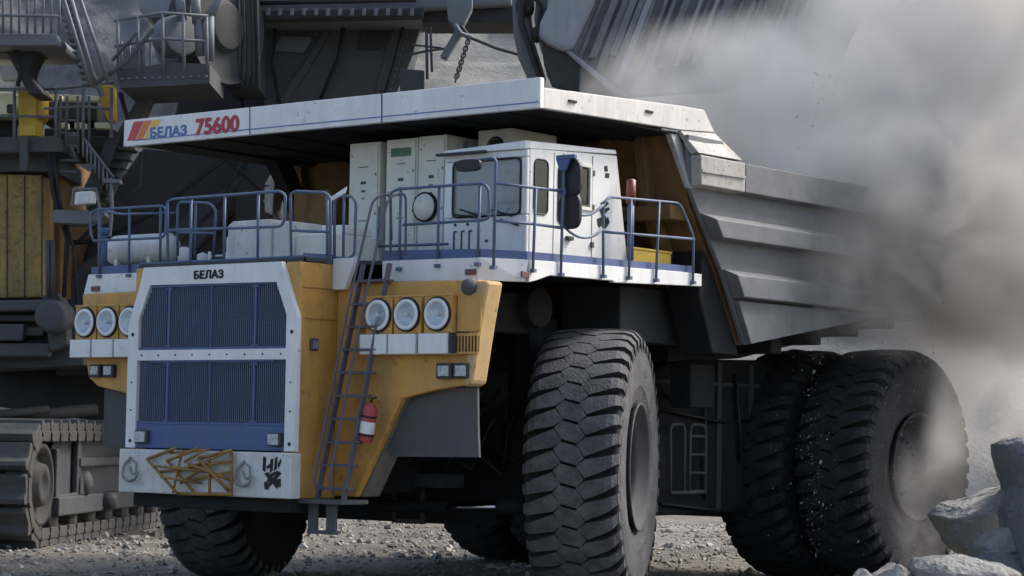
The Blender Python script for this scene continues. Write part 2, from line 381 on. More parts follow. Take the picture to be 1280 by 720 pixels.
# underbody boxes under the deck
T(MB().box(2.3, 3.4, 1.0, 3.07, 3.88, 4.72), 'hydraulic_box', 'plate', .025)
T(MB().box(1.5, 2.9, -1.9, -.6, 3.9, 4.5), 'air_duct', 'chassis', .04); T(MB().box(-2.9, -1.5, -1.9, -.6, 3.9, 4.5), 'air_duct', 'chassis', .04)
T(MB().cyl((1.7, -.6, 4.28), (3.1, -.6, 4.30), .30, 28), 'air_receiver', 'chassis', .02)
T(MB().yz([(3.2, 1.15), (3.2, 3.5), (4.3, 3.72), (7.2, 3.8), (7.2, 1.15)], 1.55, 2.42), 'fuel_tank', 'chassis', .06)
T(MB().yz([(2.2, 1.5), (2.2, 3.6), (6.0, 3.7), (6.0, 1.5)], -2.9, -1.55), 'hydraulic_tank', 'chassis', .08)
T(MB().box(-1.0, 1.0, -3.2, 3.0, 1.7, 4.4), 'engine_block', 'chassis', .1)
mb = MB(); 
for x0 in (-2.9, 1.55):
    T(MB().box(x0, x0+1.35, -2.9, -1.9, 2.2, 4.4), 'inner_wheel_arch', 'chassis', .05)
mb = MB(); x = 2.62
a, b, c, d = P(838, 530, x=x), P(838, 616, x=x), P(856, 530, x=x), P(878, 618, x=x)
mb.bend([b, a, c, (x, c.y, b.z)], .026, .12); e = P(878, 531, x=x); f_ = P(858, 531, x=x)
mb.bend([(x, f_.y+.1, b.z), (x, f_.y+.12, a.z), (x, e.y+.1, e.z), (x, e.y+.1, b.z)], .026, .12)
for k in range(4):
    z = b.z+.02+k*.3; mb.tube([(x, f_.y+.1, z), (x, e.y+.1, z)], .022)
mb.tube([b, (x, e.y+.1, b.z)], .03)
T(mb, 'access_ladder', 'flap', 0)

x = 2.42
T(MB().box(x, x+.03, 3.3, 3.36, 1.2, 3.5).box(x, x+.03, 3.3, 7.1, 3.30, 3.36), 'tank_strap', 'plate', .004)
for y in (5.2, 6.2): T(MB().box(x, x+.035, y, y+.14, 1.18, 3.7), 'tank_strap', 'plate', .004)
for k, (y0, z0, y1, z1) in enumerate(((3.2, 3.2, 5.0, 3.05), (3.3, 2.9, 6.8, 2.75), (3.5, 1.35, 6.9, 1.30), (4.7, 3.6, 4.8, 1.4), (5.7, 3.5, 5.9, 2.0))):
    T(MB().tube([(x+.06, y0, z0), (x+.10, (y0+y1)/2, (z0+z1)/2-.12), (x+.06, y1, z1)], .03, 8), 'hose', 'black', 0)
T(MB().lathe([(0, 0), (0, .16), (.12, .16), (.12, 0)], 20, (x, 6.6, 3.0), 'x'), 'filler_cap', 'flap', .01)
T(MB().box(2.9, 3.3, 3.1, 3.8, 2.9, 3.6), 'valve_block', 'chassis', .03)
# ---- radiator housing
GY = -4.23
T(MB().yz([(-3.2, 4.78), (GY+.02, 4.78), (GY+.02, 1.50), (-3.40, 1.50), (-3.38, 2.6), (-3.2, 3.2)], 1.38, 1.66), 'radiator_housing', 'yellow', .02)
T(MB().yz([(-3.2, 4.78), (GY+.02, 4.78), (GY+.02, 1.50), (-3.40, 1.50), (-3.38, 2.6), (-3.2, 3.2)], -1.66, -1.38), 'radiator_housing', 'yellow', .02)
# the upper corner plate that leans with the frame
mb = MB().box(-1.36, 1.36, GY+.12, -3.2, 4.70, 4.785).box(-1.37, 1.37, GY+.05, GY+.30, 1.55, 4.70)
T(mb, 'radiator_core', 'core', 0)
mb = MB().box(1.66, 1.672, -4.1, -3.45, 3.985, 4.0).box(1.66, 1.672, -4.15, -3.3, 4.42, 4.432)
T(mb, 'panel_joint', 'gold', 0)
mb = MB().box(1.66, 1.70, -4.0, -3.84, 3.55, 3.72)
lm = T(mb, 'marker_lamp', 'rim', .015); T(MB().box(1.70, 1.715, -3.97, -3.87, 3.58, 3.69), 'lens', 'lens', .01, parent=lm)
F0, F1 = GY-.06, GY+.02
out = [(-1.70, 2.15), (-1.70, 3.97), (-1.41, 4.78), (1.37, 4.78), (1.70, 4.0), (1.70, 2.15)]
mb = MB()
mb.xz([(-1.48, 4.52), (-1.41, 4.78), (1.37, 4.78), (1.47, 4.54), (1.28, 4.50), (-1.26, 4.52)], F0, F1)
mb.xz([(-1.70, 3.97), (-1.48, 4.52), (-1.26, 4.52), (-1.49, 4.02), (-1.49, 3.57), (-1.70, 3.57)], F0, F1)
mb.xz([(1.70, 4.0), (1.47, 4.54), (1.28, 4.50), (1.49, 4.04), (1.49, 3.57), (1.70, 3.57)], F0, F1)
mb.box(-1.70, 1.70, F0, F1, 3.42, 3.57)
mb.box(-1.70, -1.50, F0, F1, 2.15, 3.42).box(1.50, 1.70, F0, F1, 2.15, 3.42)
mb.mat(1)
for x in [-1.4+.35*k for k in range(9)]: mb.cyl((x, F0+.004, 3.495), (x, F0-.01, 3.495), .014, 8)
for x in (-1.6, 1.6):
    for z in (2.25, 2.7, 3.1, 3.8): mb.cyl((x, F0+.004, z), (x, F0-.012, z), .026 if z in (2.25, 3.8) else .012, 8)
gf = T(mb, 'grille_frame', ['white', 'dark'], 0)
def ztop(x): return 4.51 if abs(x) < 1.25 else 4.51-(abs(x)-1.25)/.24*.46
for z0, fn in ((3.57, ztop), (2.50, lambda x: 3.42)):
    mb = MB().mat(0); k = 0; x = -1.46
    while x < 1.47:
        mb.box(x-.0065, x+.0065, GY-.02, GY+.0, z0, fn(x)); x += .039
    z = z0+.06
    while z < fn(0)-.02:
        w = 1.49 if z < 4.05 or z0 < 3 else 1.49-(z-4.05)/.46*.24
        mb.box(-w, w, GY+.002, GY+.012, z-.007, z+.007); z += .06
    mb.mat(1)
    for x in (-.87, .0, .87):
        w = .02 if x else .01
        mb.box(x-w, x+w, GY-.045, GY-.02, z0, fn(x))
    for x in (-.87, .87):
        for zz in (z0+.05, fn(x)-.06): mb.box(x-.07, x+.07, GY-.05, GY-.045, zz-.012, zz+.012)
    mb.box(-1.49, 1.49, GY-.04, GY-.015, z0, z0+.035); mb.box(-1.25, 1.25, GY-.04, GY-.015, fn(0)-.03, fn(0))
    T(mb, 'radiator_grille', ['bluegrille', 'blue'], 0)
bp = T(MB().box(-1.50, 1.50, GY-.035, GY+.02, 2.15, 2.50), 'lower_panel', 'blue', .008)
for x in (-1.34, 1.33):
    h = T(MB().box(x-.125, x+.125, GY-.11, GY-.036, 2.215, 2.405), 'fog_lamp', 'rim', .02)
    T(MB().box(x-.10, x+.10, GY-.118, GY-.11, 2.235, 2.385), 'lens', 'lamp_glass', .005, parent=h)
bm_ = T(MB().box(-1.72, 1.72, GY-.16, GY+.06, 1.50, 2.13), 'bumper', 'white_dirty', .02)
T(MB().box(-1.55, 1.6, GY-.02, GY+.4, 1.30, 1.50), 'lower_crossbar', 'chassis', .02)
for x, z in ((-1.42, 1.83), (.88, 1.82)):   # tow hooks in recesses
    mb = MB(); yy = GY-.18
    mb.bend([(x-.02, yy, z+.18), (x-.13, yy-.03, z+.08), (x-.15, yy-.05, z-.10), (x, yy-.06, z-.18), (x+.15, yy-.05, z-.12), (x+.16, yy-.04, z-.02)], .022, .08)
    mb.bend([(x+.02, yy, z+.14), (x+.10, yy-.01, z+.10), (x+.10, yy-.01, z-.06), (x, yy-.01, z-.06), (x-.04, yy-.01, z+.05)], .014, .05)
    T(mb, 'tow_hook', 'hookm', 0)
# black brush marks on the bumper right of the second hook
mb = MB(); rnd = random.Random(11); yy = GY-.162
strokes = [[(329, 570), (333, 572), (332, 590), (328, 588)], [(333, 583), (341, 577), (342, 580), (334, 587)], [(338, 574), (342, 573), (341, 588), (337, 592)], [(344, 572), (347, 571), (346, 586), (342, 590)], [(347, 580), (351, 573), (352, 577), (348, 586)],
           [(330, 592), (335, 590), (350, 607), (346, 611)], [(349, 589), (352, 592), (335, 611), (332, 608)], [(330, 603), (334, 601), (336, 612), (331, 612)], [(338, 592), (348, 588), (348, 592), (340, 596)], [(343, 600), (351, 598), (351, 609), (345, 608)], [(335, 596), (339, 594), (338, 602), (334, 603)]]
for i_, st in enumerate(strokes): mb.ext([P(*q, y=yy) for q in st], (0, -.0015-i_*.0003, 0))
T(mb, 'stencil_mark', 'dark', 0, parent=bm_)
# bent tubular rack in rusty yellow on the bumper
mb = MB(); Y0 = GY-.22; rnd = random.Random(5)
def Q(px, py, dy=0): return P(px, py, y=Y0-dy)
segs = [((184, 574), (220, 560)), ((184, 574), (222, 617)), ((209, 576), (248, 560)), ((209, 576), (243, 616)), ((248, 573), (289, 563)), ((248, 573), (286, 614)),
        ((289, 563), (289, 620)), ((222, 617), (289, 618)), ((190, 582), (262, 590)), ((200, 590), (289, 576)), ((228, 562), (216, 616)), ((236, 580), (289, 600)),
        ((213, 566), (262, 562)), ((222, 590), (284, 566)), ((258, 562), (231, 577)), ((238, 600), (288, 590)), ((262, 575), (262, 617)), ((201, 596), (252, 604)), ((226, 604), (252, 586))]
for i, (a, b) in enumerate(segs):
    mb.tube([Q(*a, .05*(i % 3)), Q((a[0]+b[0])/2, (a[1]+b[1])/2, .05*(i % 3)+.03), Q(*b, .05*((i+1) % 3))], rnd.choice((.018, .022, .026)), 8)
T(mb, 'bumper_rack', 'gold', 0)
text_mesh('nameplate', 'БЕЛАЗ', .155, 'dark', TK, (-.36, F0-.006, 4.585), (1, 0, .002), (0, 0, 1), bold=.006, sx=1.2)

# ---- fenders, strut
FY = -3.45
mb = MB().xz([(1.665, 4.52), (1.665, 1.53), (2.08, 1.53), (2.90, 2.90), (3.5, 3.02), (4.02, 3.09), (4.10, 3.16), (4.19, 3.9), (4.23, 4.50)], FY, FY+.12)
T(mb, 'front_fender', 'yellow', .02)
mb = MB().xz([(4.02, 3.05), (4.16, 3.10), (4.30, 3.9), (4.42, 4.48), (4.16, 4.49), (4.12, 3.9)], FY-.06, FY+.3)
T(mb, 'fender_column', 'yellow_pale', .05)
mb = MB().xz([(-1.7, 4.52), (-1.7, 2.86), (-2.5, 2.93), (-3.28, 3.06), (-3.50, 3.2), (-3.60, 3.6), (-3.70, 4.50)], FY, FY+.12)
T(mb, 'front_fender', 'yellow', .03)
# diagonal side strut with its thick rear cheek
mb = MB().ext([(1.95, FY+.122, 1.53), (2.74, FY+.122, 2.92), (2.93, FY+.122, 2.93), (2.11, FY+.122, 1.53)], (0, .36, 0))
T(mb, 'fender_brace', 'bracegrey', .015)
mb = MB().xz([(2.55, 3.0), (4.10, 3.06), (4.12, 2.5), (4.15, 2.12), (2.55, 2.10)], FY+.16, FY+.2)
T(mb, 'mud_flap', 'flap', 0)
mb = MB().xz([(-1.75, 3.0), (-3.30, 3.02), (-3.30, 2.14), (-1.75, 2.14)], FY+.16, FY+.2)
T(mb, 'mud_flap', 'flap', 0)
# headlights
LY = -3.62
def headlight(cx, cz, w, sgn):
    z0, z1 = 3.78, 4.30
    hb = T(MB().box(cx-w/2, cx+w/2, LY, FY-.002, z0, z1).box(cx-w/2-.01, cx+w/2+.01, LY-.015, LY+.0, z1-.02, z1+.01), 'headlight', 'yellow', .012)
    T(MB().lathe([(0, .235), (-.03, .235), (-.035, .195), (0, .19)], 40, (cx, LY, cz), 'y'), 'rim_ring', 'dark', 0, parent=hb)
    T(MB().lathe([(-.005, .215), (-.045, .210), (-.05, .165), (-.02, .155)], 40, (cx, LY, cz), 'y'), 'bezel', 'bezel', 0, parent=hb)
    T(MB().lathe([(-.004, .0), (-.004, .05), (-.01, .10), (-.03, .16)], 40, (cx, LY, cz), 'y'), 'reflector', 'alu', 0, parent=hb)
    T(MB().lathe([(-.075, .0), (-.07, .08), (-.045, .16)], 40, (cx, LY, cz), 'y'), 'lens', 'lens', 0, parent=hb)
    T(MB().lathe([(-.02, .0), (-.06, .0), (-.055, .03), (-.01, .035)], 16, (cx, LY, cz), 'y'), 'bulb', 'bezel', 0, parent=hb)
    T(MB().box(cx-w/2-.035, cx+w/2-.035, LY-.08, FY-.01, 3.50, 3.775), 'white_tray', 'white', .012, parent=hb)
    T(MB().box(cx+w/2-.033, cx+w/2+.02, LY-.02, FY-.01, 3.51, 3.77), 'tray_side', 'plate', 0, parent=hb)
for x, c in ((2.60, 4.04), (3.12, 4.04), (3.66, 4.04)): headlight(x, c, .485, 1)
for x, c in ((-2.40, 4.04), (-2.90, 4.04), (-3.40, 4.04)): headlight(x, c, .46, -1)
T(MB().box(3.92, 4.33, FY-.08, FY-.06, 3.80, 4.32), 'fender_cover', 'yellow', .01)
mb = MB().box(3.92, 4.30, FY-.085, FY-.07, 3.74, 3.78).box(3.92, 4.30, FY-.085, FY-.07, 3.5, 3.53)
for k in range(7): mb.box(3.94+k*.055, 3.962+k*.055, FY-.085, FY-.07, 3.53, 3.74)
T(mb, 'vent_grid', 'yellow', 0)
T(MB().box(3.93, 4.30, FY-.069, FY-.061, 3.5, 3.78), 'vent_backing', 'dark', 0)
for x in (3.70, 4.00): 
    h = T(MB().box(x-.135, x+.135, FY-.08, FY, 3.17, 3.38), 'marker_lamp', 'plate', .015); T(MB().box(x-.095, x+.095, FY-.09, FY-.08, 3.205, 3.345), 'lens', 'lamp_glass', .01, parent=h)
for x in (-3.28, -2.98):
    h = T(MB().box(x-.12, x+.12, FY-.08, FY, 3.20, 3.40), 'marker_lamp', 'plate', .015); T(MB().box(x-.085, x+.085, FY-.09, FY-.08, 3.24, 3.37), 'lens', 'lamp_glass', .01, parent=h)
T(MB().lathe([(-.16, 0), (-.15, .06), (-.09, .115), (0, .12), (0.02, 0)], 20, (4.12, FY-.02, 4.40), 'y'), 'horn', 'flap', 0)

# ---- ladder up the front
mb = MB()
def lad(x, t): return Vector((x+.34*t, -4.02+.45*t, 1.50+3.2*t))
for x in (1.84, 2.33): 
    a, b = lad(x, -.02), lad(x, 1.02); mb.ext([a, b, b+Vector((0, .09, 0)), a+Vector((0, .09, 0))], (.03, 0, 0))
for x in (1.92, 2.20):
    mb.bend([lad(x, .02)+Vector((0, -.02, 0)), lad(x, .08)+Vector((0, -.17, 0)), lad(x, .9)+Vector((0, -.16, 0)), lad(x, 1.06)+Vector((0, -.10, .1)), Vector(lad(x, 1.2))+Vector((0, .0, .35)), Vector(lad(x, 1.2))+Vector((0.02, .35, .45)), Vector(lad(x, 1.1))+Vector((0.02, .45, -.1))], .019, .14)
for k in range(10):
    t = .04+k*.10; a, b = lad(1.84, t), lad(2.36, t); mb.ext([a, b, b+Vector((0, .20, 0)), a+Vector((0, .20, 0))], (0, 0, .035)); 
    mb.cyl(a+Vector((-.05, .05, .02)), b+Vector((.06, .05, .02)), .022, 8)
T(mb, 'front_ladder', 'ladderp', .004)
mb = MB().box(1.60, 2.42, -4.1, -3.55, 1.44, 1.50)
mb.box(1.66, 1.82, -3.95, -3.90, 1.06, 1.44).box(2.0, 2.17, -3.95, -3.90, 1.06, 1.44).box(1.66, 2.17, -3.97, -3.85, 1.02, 1.07)
T(mb, 'bottom_step', 'flap', .006)

# ---- deck
deckpoly = [(-3.97, -3.02), (-1.66, -3.02), (-1.66, -4.15), (1.66, -4.15), (1.66, -3.45), (2.2, -3.1), (2.2, -3.02), (3.93, -3.05), (4.28, -2.5), (4.28, 1.85), (2.6, 2.0), (-2.6, 2.0), (-4.28, 1.85), (-4.28, -2.5)]
T(MB().xy(deckpoly, 4.79, 4.845), 'deck_plate', 'plate', 0)
T(MB().xz([(-3.94, 4.83), (-4.04, 4.52), (-2.70, 4.51), (-1.68, 4.50), (-1.68, 4.82)], -3.12, -3.04), 'deck_fascia', 'white', .008)
T(MB().xz([(1.665, 4.86), (1.665, 4.42), (1.90, 4.42), (2.08, 4.86)], -3.56, -3.47), 'fascia_end_plate', 'white', .008)
mb = MB()
mb.xz([(2.20, 4.84), (2.21, 4.545), (3.93, 4.52), (3.97, 4.83)], -3.12, -3.04)
mb.loft([(3.97, -3.12, 4.83), (3.93, -3.12, 4.52), (4.33, -2.58, 4.52), (4.34, -2.50, 4.83)], [(3.97, -3.04, 4.83), (3.93, -3.04, 4.52), (4.25, -2.58, 4.52), (4.26, -2.50, 4.83)])
mb.yz([(-2.50, 4.83), (-2.50, 4.52), (-2.35, 4.55), (-2.02, 4.645), (-.5, 4.665), (-.5, 4.64), (1.80, 4.725), (1.80, 4.91), (1.2, 4.91)], 4.26, 4.34)
T(mb, 'deck_fascia', 'white', .008)
mb = MB()
mb.xz([(2.20, 4.845), (2.20, 4.99), (3.95, 4.95), (3.95, 4.835)], -3.08, -3.06)
mb.xz([(-3.92, 4.835), (-3.92, 4.95), (-1.68, 4.98), (-1.68, 4.825)], -3.08, -3.06)
mb.box(-1.66, 1.66, -4.14, -4.10, 4.79, 4.87)
mb.yz([(-4.12, 4.79), (-4.12, 4.90), (-3.5, 4.92), (-3.5, 4.79)], 1.62, 1.65)
mb.loft([(3.95, -3.08, 4.835), (3.95, -3.08, 4.95), (4.30, -2.5, 4.945), (4.30, -2.5, 4.835)], [(3.93, -3.06, 4.835), (3.93, -3.06, 4.95), (4.28, -2.5, 4.945), (4.28, -2.5, 4.835)])
mb.yz([(-2.5, 4.835), (-2.5, 4.945), (1.60, 5.02), (1.60, 4.915)], 4.28, 4.30)
T(mb, 'toe_board', 'blue', 0)
for px, py in ((589, 340), (655, 343), (120, 361)):
    c = P(px, py, y=-3.12) if px < 600 else P(px, py, x=4.34)
    mb = MB().box(c.x-.09, c.x+.09, -3.15, -3.12, c.z-.04, c.z+.04) if px < 600 else MB().box(4.34, 4.37, c.y-.08, c.y+.08, c.z-.04, c.z+.04)
    T(mb, 'side_reflector', 'brown', .005)

# ---- railings (square-cut tubes along the deck edges)
RR = .021
def rail(segs, **k):
    mb = MB()
    for s in segs: mb.bend([Vector(q) if isinstance(q, Vector) else P(*q, **k) for q in s], RR, .13)
    return mb
def foot(mb, pts, **k):
    for q in pts:
        c = P(*q, **k); mb.box(c.x-.045, c.x+.045, c.y-.03, c.y+.03, c.z-.03, c.z+.02)
m_ = rail([[(489, 300), (488, 240), (500, 236), (604, 229), (611, 236), (612, 272), (604, 275), (504, 281)], [(501, 237), (499, 336)], [(549, 233), (547, 332)], [(600, 230), (597, 330)]], y=-3.10)
foot(m_, [(499, 336), (547, 332), (597, 330)], y=-3.13)
T(m_, 'railing', 'rail', 0)
c0 = P(617, 334, y=-3.10); top = P(620, 197, y=-3.10)
m_ = MB().bend([c0, top, P(575, 203, y=-3.2)], RR*1.1, .08); m_.box(c0.x-.045, c0.x+.045, c0.y-.04, c0.y+.03, c0.z-.03, c0.z+.02)
a1 = P(703, 239, x=4.36); b1 = P(702, 285, x=4.36)
m_.bend([P(621, 229, y=-3.10), P(670, 235, x=4.36), a1], RR, .1); m_.bend([P(620, 276, y=-3.10), P(668, 280, x=4.36), b1], RR, .1)
for a, b in (((670, 236), (666, 338)), ((705, 193), (701, 343))): m_.tube([P(*a, x=4.37), P(*b, x=4.37)], RR)
foot(m_, [(666, 338), (701, 343)], x=4.37)
T(m_, 'railing', 'rail', 0)
m_ = rail([[(754, 345), (754, 256), (761, 246), (850, 254), (867, 296), (866, 353)], [(757, 290), (868, 299)], [(789, 249), (786, 347)], [(824, 252), (820, 350)]], x=4.37)
foot(m_, [(754, 345), (786, 347), (820, 350), (866, 353)], x=4.37)
T(m_, 'railing', 'rail', 0)
m_ = rail([[(210, 332), (209, 252), (216, 249), (350, 239), (357, 244), (355, 283), (210, 288)], [(239, 249), (238, 331)], [(281, 244), (280, 330)], [(323, 241), (322, 328)]], y=-4.13)
T(m_, 'railing', 'rail', 0)
m_ = rail([[(222, 320), (222, 252), (262, 254), (270, 262), (267, 322)], [(245, 253), (244, 322)], [(222, 290), (267, 292)]], y=-3.3); T(m_, 'railing', 'rail', 0)
m_ = rail([[(124, 344), (125, 262)], [(117, 301), (113, 290), (114, 266), (121, 262), (208, 257), (207, 297), (117, 301)], [(162, 259), (161, 343)], [(201, 257), (200, 330)]], y=-3.10)
foot(m_, [(124, 345), (161, 344)], y=-3.13); T(m_, 'railing', 'rail', 0)
m_ = rail([[(124, 262), (150, 268), (222, 266)], [(124, 301), (150, 300)]], y=-1.2); T(m_, 'railing', 'rail', 0)
m_ = rail([[(364, 328), (363, 243), (369, 239), (407, 241), (413, 247), (413, 330)], [(363, 288), (412, 290)], [(409, 242), (409, 330)]], y=-4.13); T(m_, 'railing', 'rail', 0)
m_ = rail([[(418, 322), (418, 246), (439, 245), (445, 252), (443, 318), (436, 323), (418, 322)], [(430, 246), (429, 332)]], y=-3.5); T(m_, 'railing', 'rail', 0)
m_ = rail([[(432, 309), (560, 305)], [(474, 258), (473, 308)]], y=-2.2); T(m_, 'railing', 'rail', 0)
# chains across the cab access
def sag(a, b, s, n=9): return [a.lerp(b, i/(n-1))-Vector((0, 0, s*4*(i/(n-1))*(1-i/(n-1)))) for i in range(n)]
m_ = MB().tube(sag(P(708, 258, x=4.37), P(754, 256, x=4.37), .14), .02, 6).tube(sag(P(706, 284, x=4.37), P(754, 286, x=4.37), .14), .02, 6)
T(m_, 'safety_chain', 'rail', 0)
# mirrors on posts
m_ = MB()
def disc_panel(mb, cx, cz, w, h, y, t, n=28, p=3.2):
    pts = []
    for k in range(n):
        a = 2*math.pi*k/n; c, s_ = math.cos(a), math.sin(a)
        pts.append((cx+w*math.copysign(abs(c)**(2/p), c), y, cz+h*math.copysign(abs(s_)**(2/p), s_)))
    return mb.ext(pts, (0, t, 0))
q = P(710, 222, x=4.42); q2 = P(710, 264, x=4.42)
mh = MB(); disc_panel(mh, q.x+.01, q.z, .20, .27, q.y, .07); disc_panel(mh, q2.x+.01, q2.z, .19, .25, q2.y, .07)
mo = T(mh, 'rear_mirror', 'black', .015)
m_ = MB(); tb = P(706, 194, x=4.38); m_.box(tb.x-.12, tb.x+.2, tb.y-.05, tb.y+.02, tb.z-.06, tb.z).xz([(tb.x-.12, tb.z-.06), (tb.x+.12, tb.z-.06), (tb.x+.05, tb.z-.22), (tb.x-.05, tb.z-.22)], tb.y-.05, tb.y-.01)
T(m_, 'mirror_bracket', 'blue', .008, parent=mo); m_ = MB(); mm_ = P(706, 240, x=4.38); m_.box(mm_.x-.08, mm_.x+.03, mm_.y-.05, mm_.y, mm_.z-.05, mm_.z+.05)
T(m_, 'mirror_bracket', 'blue', .008, parent=mo)
q = P(587, 207, y=-3.2); m_ = MB(); disc_panel(m_, q.x, q.z, .215, .085, -3.25, .06); T(m_, 'front_mirror', 'black', .012)
# tilted white paddle mirror near the ladder
q = P(421, 244, y=-3.9); m_ = MB().ext([(q.x-.16, q.y, q.z-.10), (q.x-.10, q.y, q.z-.01), (q.x+.17, q.y, q.z+.11), (q.x+.14, q.y, q.z+.02)], (0, .03, 0)); T(m_, 'ladder_mirror', 'bezel', .008)

# ---- equipment on the deck
c = P(178, 312, y=-2.4)
m_ = MB().lathe([(-.72, 0), (-.71, .12), (-.66, .21), (-.56, .245), (.60, .245), (.68, .20), (.72, .10), (.725, 0)], 32, (c.x, -2.4, c.z), 'x')
for x in (-.4, .35): m_.box(c.x+x-.04, c.x+x+.04, -2.6, -2.2, 4.84, c.z-.1)
T(m_, 'compressed_air_tank', 'white_dirty', 0)
a, b = P(285, 282, y=-3.4), P(337, 324, y=-3.4)
m_ = MB().ext([(a.x, -3.4, 4.85), (a.x, -3.4, a.z), (a.x+.1, -3.4, a.z+.06), (b.x, -3.4, a.z+.06), (b.x, -3.4, 4.85)], (0, .9, 0)); m_.box(b.x+.003, b.x+.42, -3.35, -2.6, 4.85, a.z+.01)
T(m_, 'equipment_box', 'white_dirty', .015)
a, b = P(365, 283, y=-3.3), P(412, 322, y=-3.3)
m_ = MB().box(a.x, b.x, -3.3, -2.3, 4.85, a.z-.12).box(a.x+.3, b.x, -3.0, -2.4, a.z-.12, a.z+.02); T(m_, 'equipment_box', 'cream', .02)
a, b = P(366, 243, y=-.8), P(412, 290, y=-.8)
T(MB().box(a.x, b.x, -.8, .1, 4.85, a.z+.05), 'air_cleaner', 'rust', .05)
m_ = MB(); rnd = random.Random(4)
for k in range(9):
    x = -1.15+.14*k; h = rnd.uniform(.15, .55); y = rnd.uniform(-3.3, -2.4)
    m_.cyl((x, y, 4.84), (x+rnd.uniform(-.03, .03), y, 4.84+h), rnd.uniform(.02, .06), 10)
    m_.tube([(x, y, 4.84+h*.7), (x+.12, y+.2, 4.84+h*.8), (x+.3, y+.1, 4.9)], .02, 6)
T(m_, 'filter_manifold', 'cream', 0)
a = P(231, 300, y=-2.8); m_ = MB().lathe([(0, 0), (0, .10), (.32, .10), (.36, .05), (.36, 0)], 16, (a.x, -2.8, 4.86), 'z').lathe([(0, 0), (0, .09), (.24, .09), (.28, 0)], 16, (a.x+.3, -2.7, 4.86), 'z'); T(m_, 'filter_canister', 'white_dirty', 0)
a = P(131, 293, y=-2.9); m_ = MB().cyl((a.x, -2.9, 4.84), (a.x, -2.9, a.z), .05, 12).lathe([(0, .06), (.06, .09), (.1, .05), (.1, 0)], 16, (a.x, -2.9, a.z), 'z'); T(m_, 'blue_filler_pipe', 'blue', 0)
# electrical cabinets
CY = -1.35
def cab_x(px): return P(px, 250, y=CY).x
def cabinet(px0, px1, ztop, lab=False, lid=False):
    x0, x1 = cab_x(px0), cab_x(px1)
    c = T(MB().box(x0, x1, CY, CY+1.3, 4.98, ztop), 'electrical_cabinet', 'cream', .015)
    d = T(MB().box(x0+.03, x1-.03, CY-.02, CY-.002, 5.05, ztop-.05), 'cabinet_door', 'cream', .008, parent=c)
    m_ = MB(); w = x1-x0
    for (u, z, ww, hh) in ((.5, ztop-.38, .18, .012), (.5, ztop-.62, .10, .045), (.5, ztop-.75, .08, .03), (.5, ztop-.86, .06, .014), (.12, ztop-.2, .02, .02), (.12, ztop-.8, .02, .02), (.9, ztop-.5, .02, .04), (.9, ztop-1.1, .02, .04), (.5, ztop-1.2, .14, .012)):
        T(MB().box(x0+w*u-ww/2, x0+w*u+ww/2, CY-.028, CY-.02, z-hh/2, z+hh/2), 'cabinet_fitting', 'flap', 0, parent=c)
    if lab: T(MB().box(x0+w*.18, x0+w*.82, CY-.027, CY-.021, ztop-.27, ztop-.14), 'green_plate', mat('green_plate', (.08, .16, .10), .5), 0, parent=c)
    return c
cabinet(436, 474, 6.84); cabinet(482, 521, 6.85, True); cabinet(522, 557, 6.86)
x0, x1 = cab_x(474), cab_x(482); T(MB().box(x0, x1, CY+.15, CY+1.2, 4.98, 6.8), 'cabinet_gap', 'dark', 0)
a = P(533, 259, y=CY-.02); m_ = MB().lathe([(0, .225), (-.06, .225), (-.06, .20)], 36, (a.x, CY-.02, a.z), 'y'); h = T(m_, 'blower_ring', 'dark', 0)
T(MB().lathe([(-.05, .20), (-.075, .19), (-.085, 0)], 36, (a.x, CY-.02, a.z), 'y'), 'blower_cover', 'cream', 0, parent=h)
T(MB().box(cab_x(433), cab_x(565), CY-.08, CY+1.35, 4.86, 4.97), 'cabinet_plinth', 'cream', .01)
m_ = MB().box(2.1, 2.75, -.9, .2, 6.1, 6.95); h = T(m_, 'resistor_box', 'cream', .02)
m_ = MB(); cx, cz = 2.45, 6.68
m_.lathe([(-.01, .16), (-.04, .15), (-.04, .13)], 20, (cx, -.9, cz), 'y').lathe([(-.02, 0), (-.02, .12)], 20, (cx, -.9, cz), 'y'); T(m_, 'fan_grille', 'dark', 0, parent=h)

# ---- cab
CX0, CX1, CFY = 2.40, 3.90, -2.02
zb = 4.86
def zt(y): return 6.50+.045*(y+2.0)
cabo = MB()
fz0, fz1 = 5.52, 6.33; wx0, wx1 = 2.56, 3.80
cabo.box(CX0, CX1, CFY, CFY+.07, zb, fz0-.002).box(CX0, wx0, CFY, CFY+.07, fz0, fz1).box(wx1, CX1, CFY, CFY+.07, fz0, fz1).box(CX0, CX1, CFY, CFY+.07, fz1+.002, 6.44)
cabo.yz([(CFY+.072, zb), (.50, zb), (.16, zt(.1)-.06), (CFY+.072, 6.44)], CX0, CX0+.06)
# left side with its window openings filled later by dark glass
cabo.yz([(CFY+.072, zb), (.50, zb), (.16, zt(.1)-.02), (CFY+.072, 6.46)], CX1-.06, CX1)
cabo.box(CX0+.06, CX1-.06, .0, .12, zb, 6.4).box(CX0+.06, CX1-.06, CFY+.07, .0, zb, 4.92)
cab = T(cabo, 'cab', 'white', .02)
m_ = MB().loft([(CX0-.05, CFY-.06, 6.44), (CX1-.03, CFY-.04, 6.44), (CX1+.012, CFY+.05, 6.45), (CX1+.012, .14, zt(.1)), (CX0-.02, .14, 6.44)], [(CX0+.02, CFY-.04, 6.50), (CX1-.02, CFY-.02, 6.56), (CX1-.0, CFY+.08, 6.56), (CX1-.0, .12, zt(.1)+.06), (CX0+.02, .12, 6.52)])
T(m_, 'cab_roof', 'white', .012, parent=cab)
for x, y in ((3.5, -1.2), (2.6, -1.8), (3.6, -.2)): T(MB().cyl((x, y, 6.54), (x, y, 6.66), .035, 10), 'roof_stud', 'rim', 0, parent=cab)
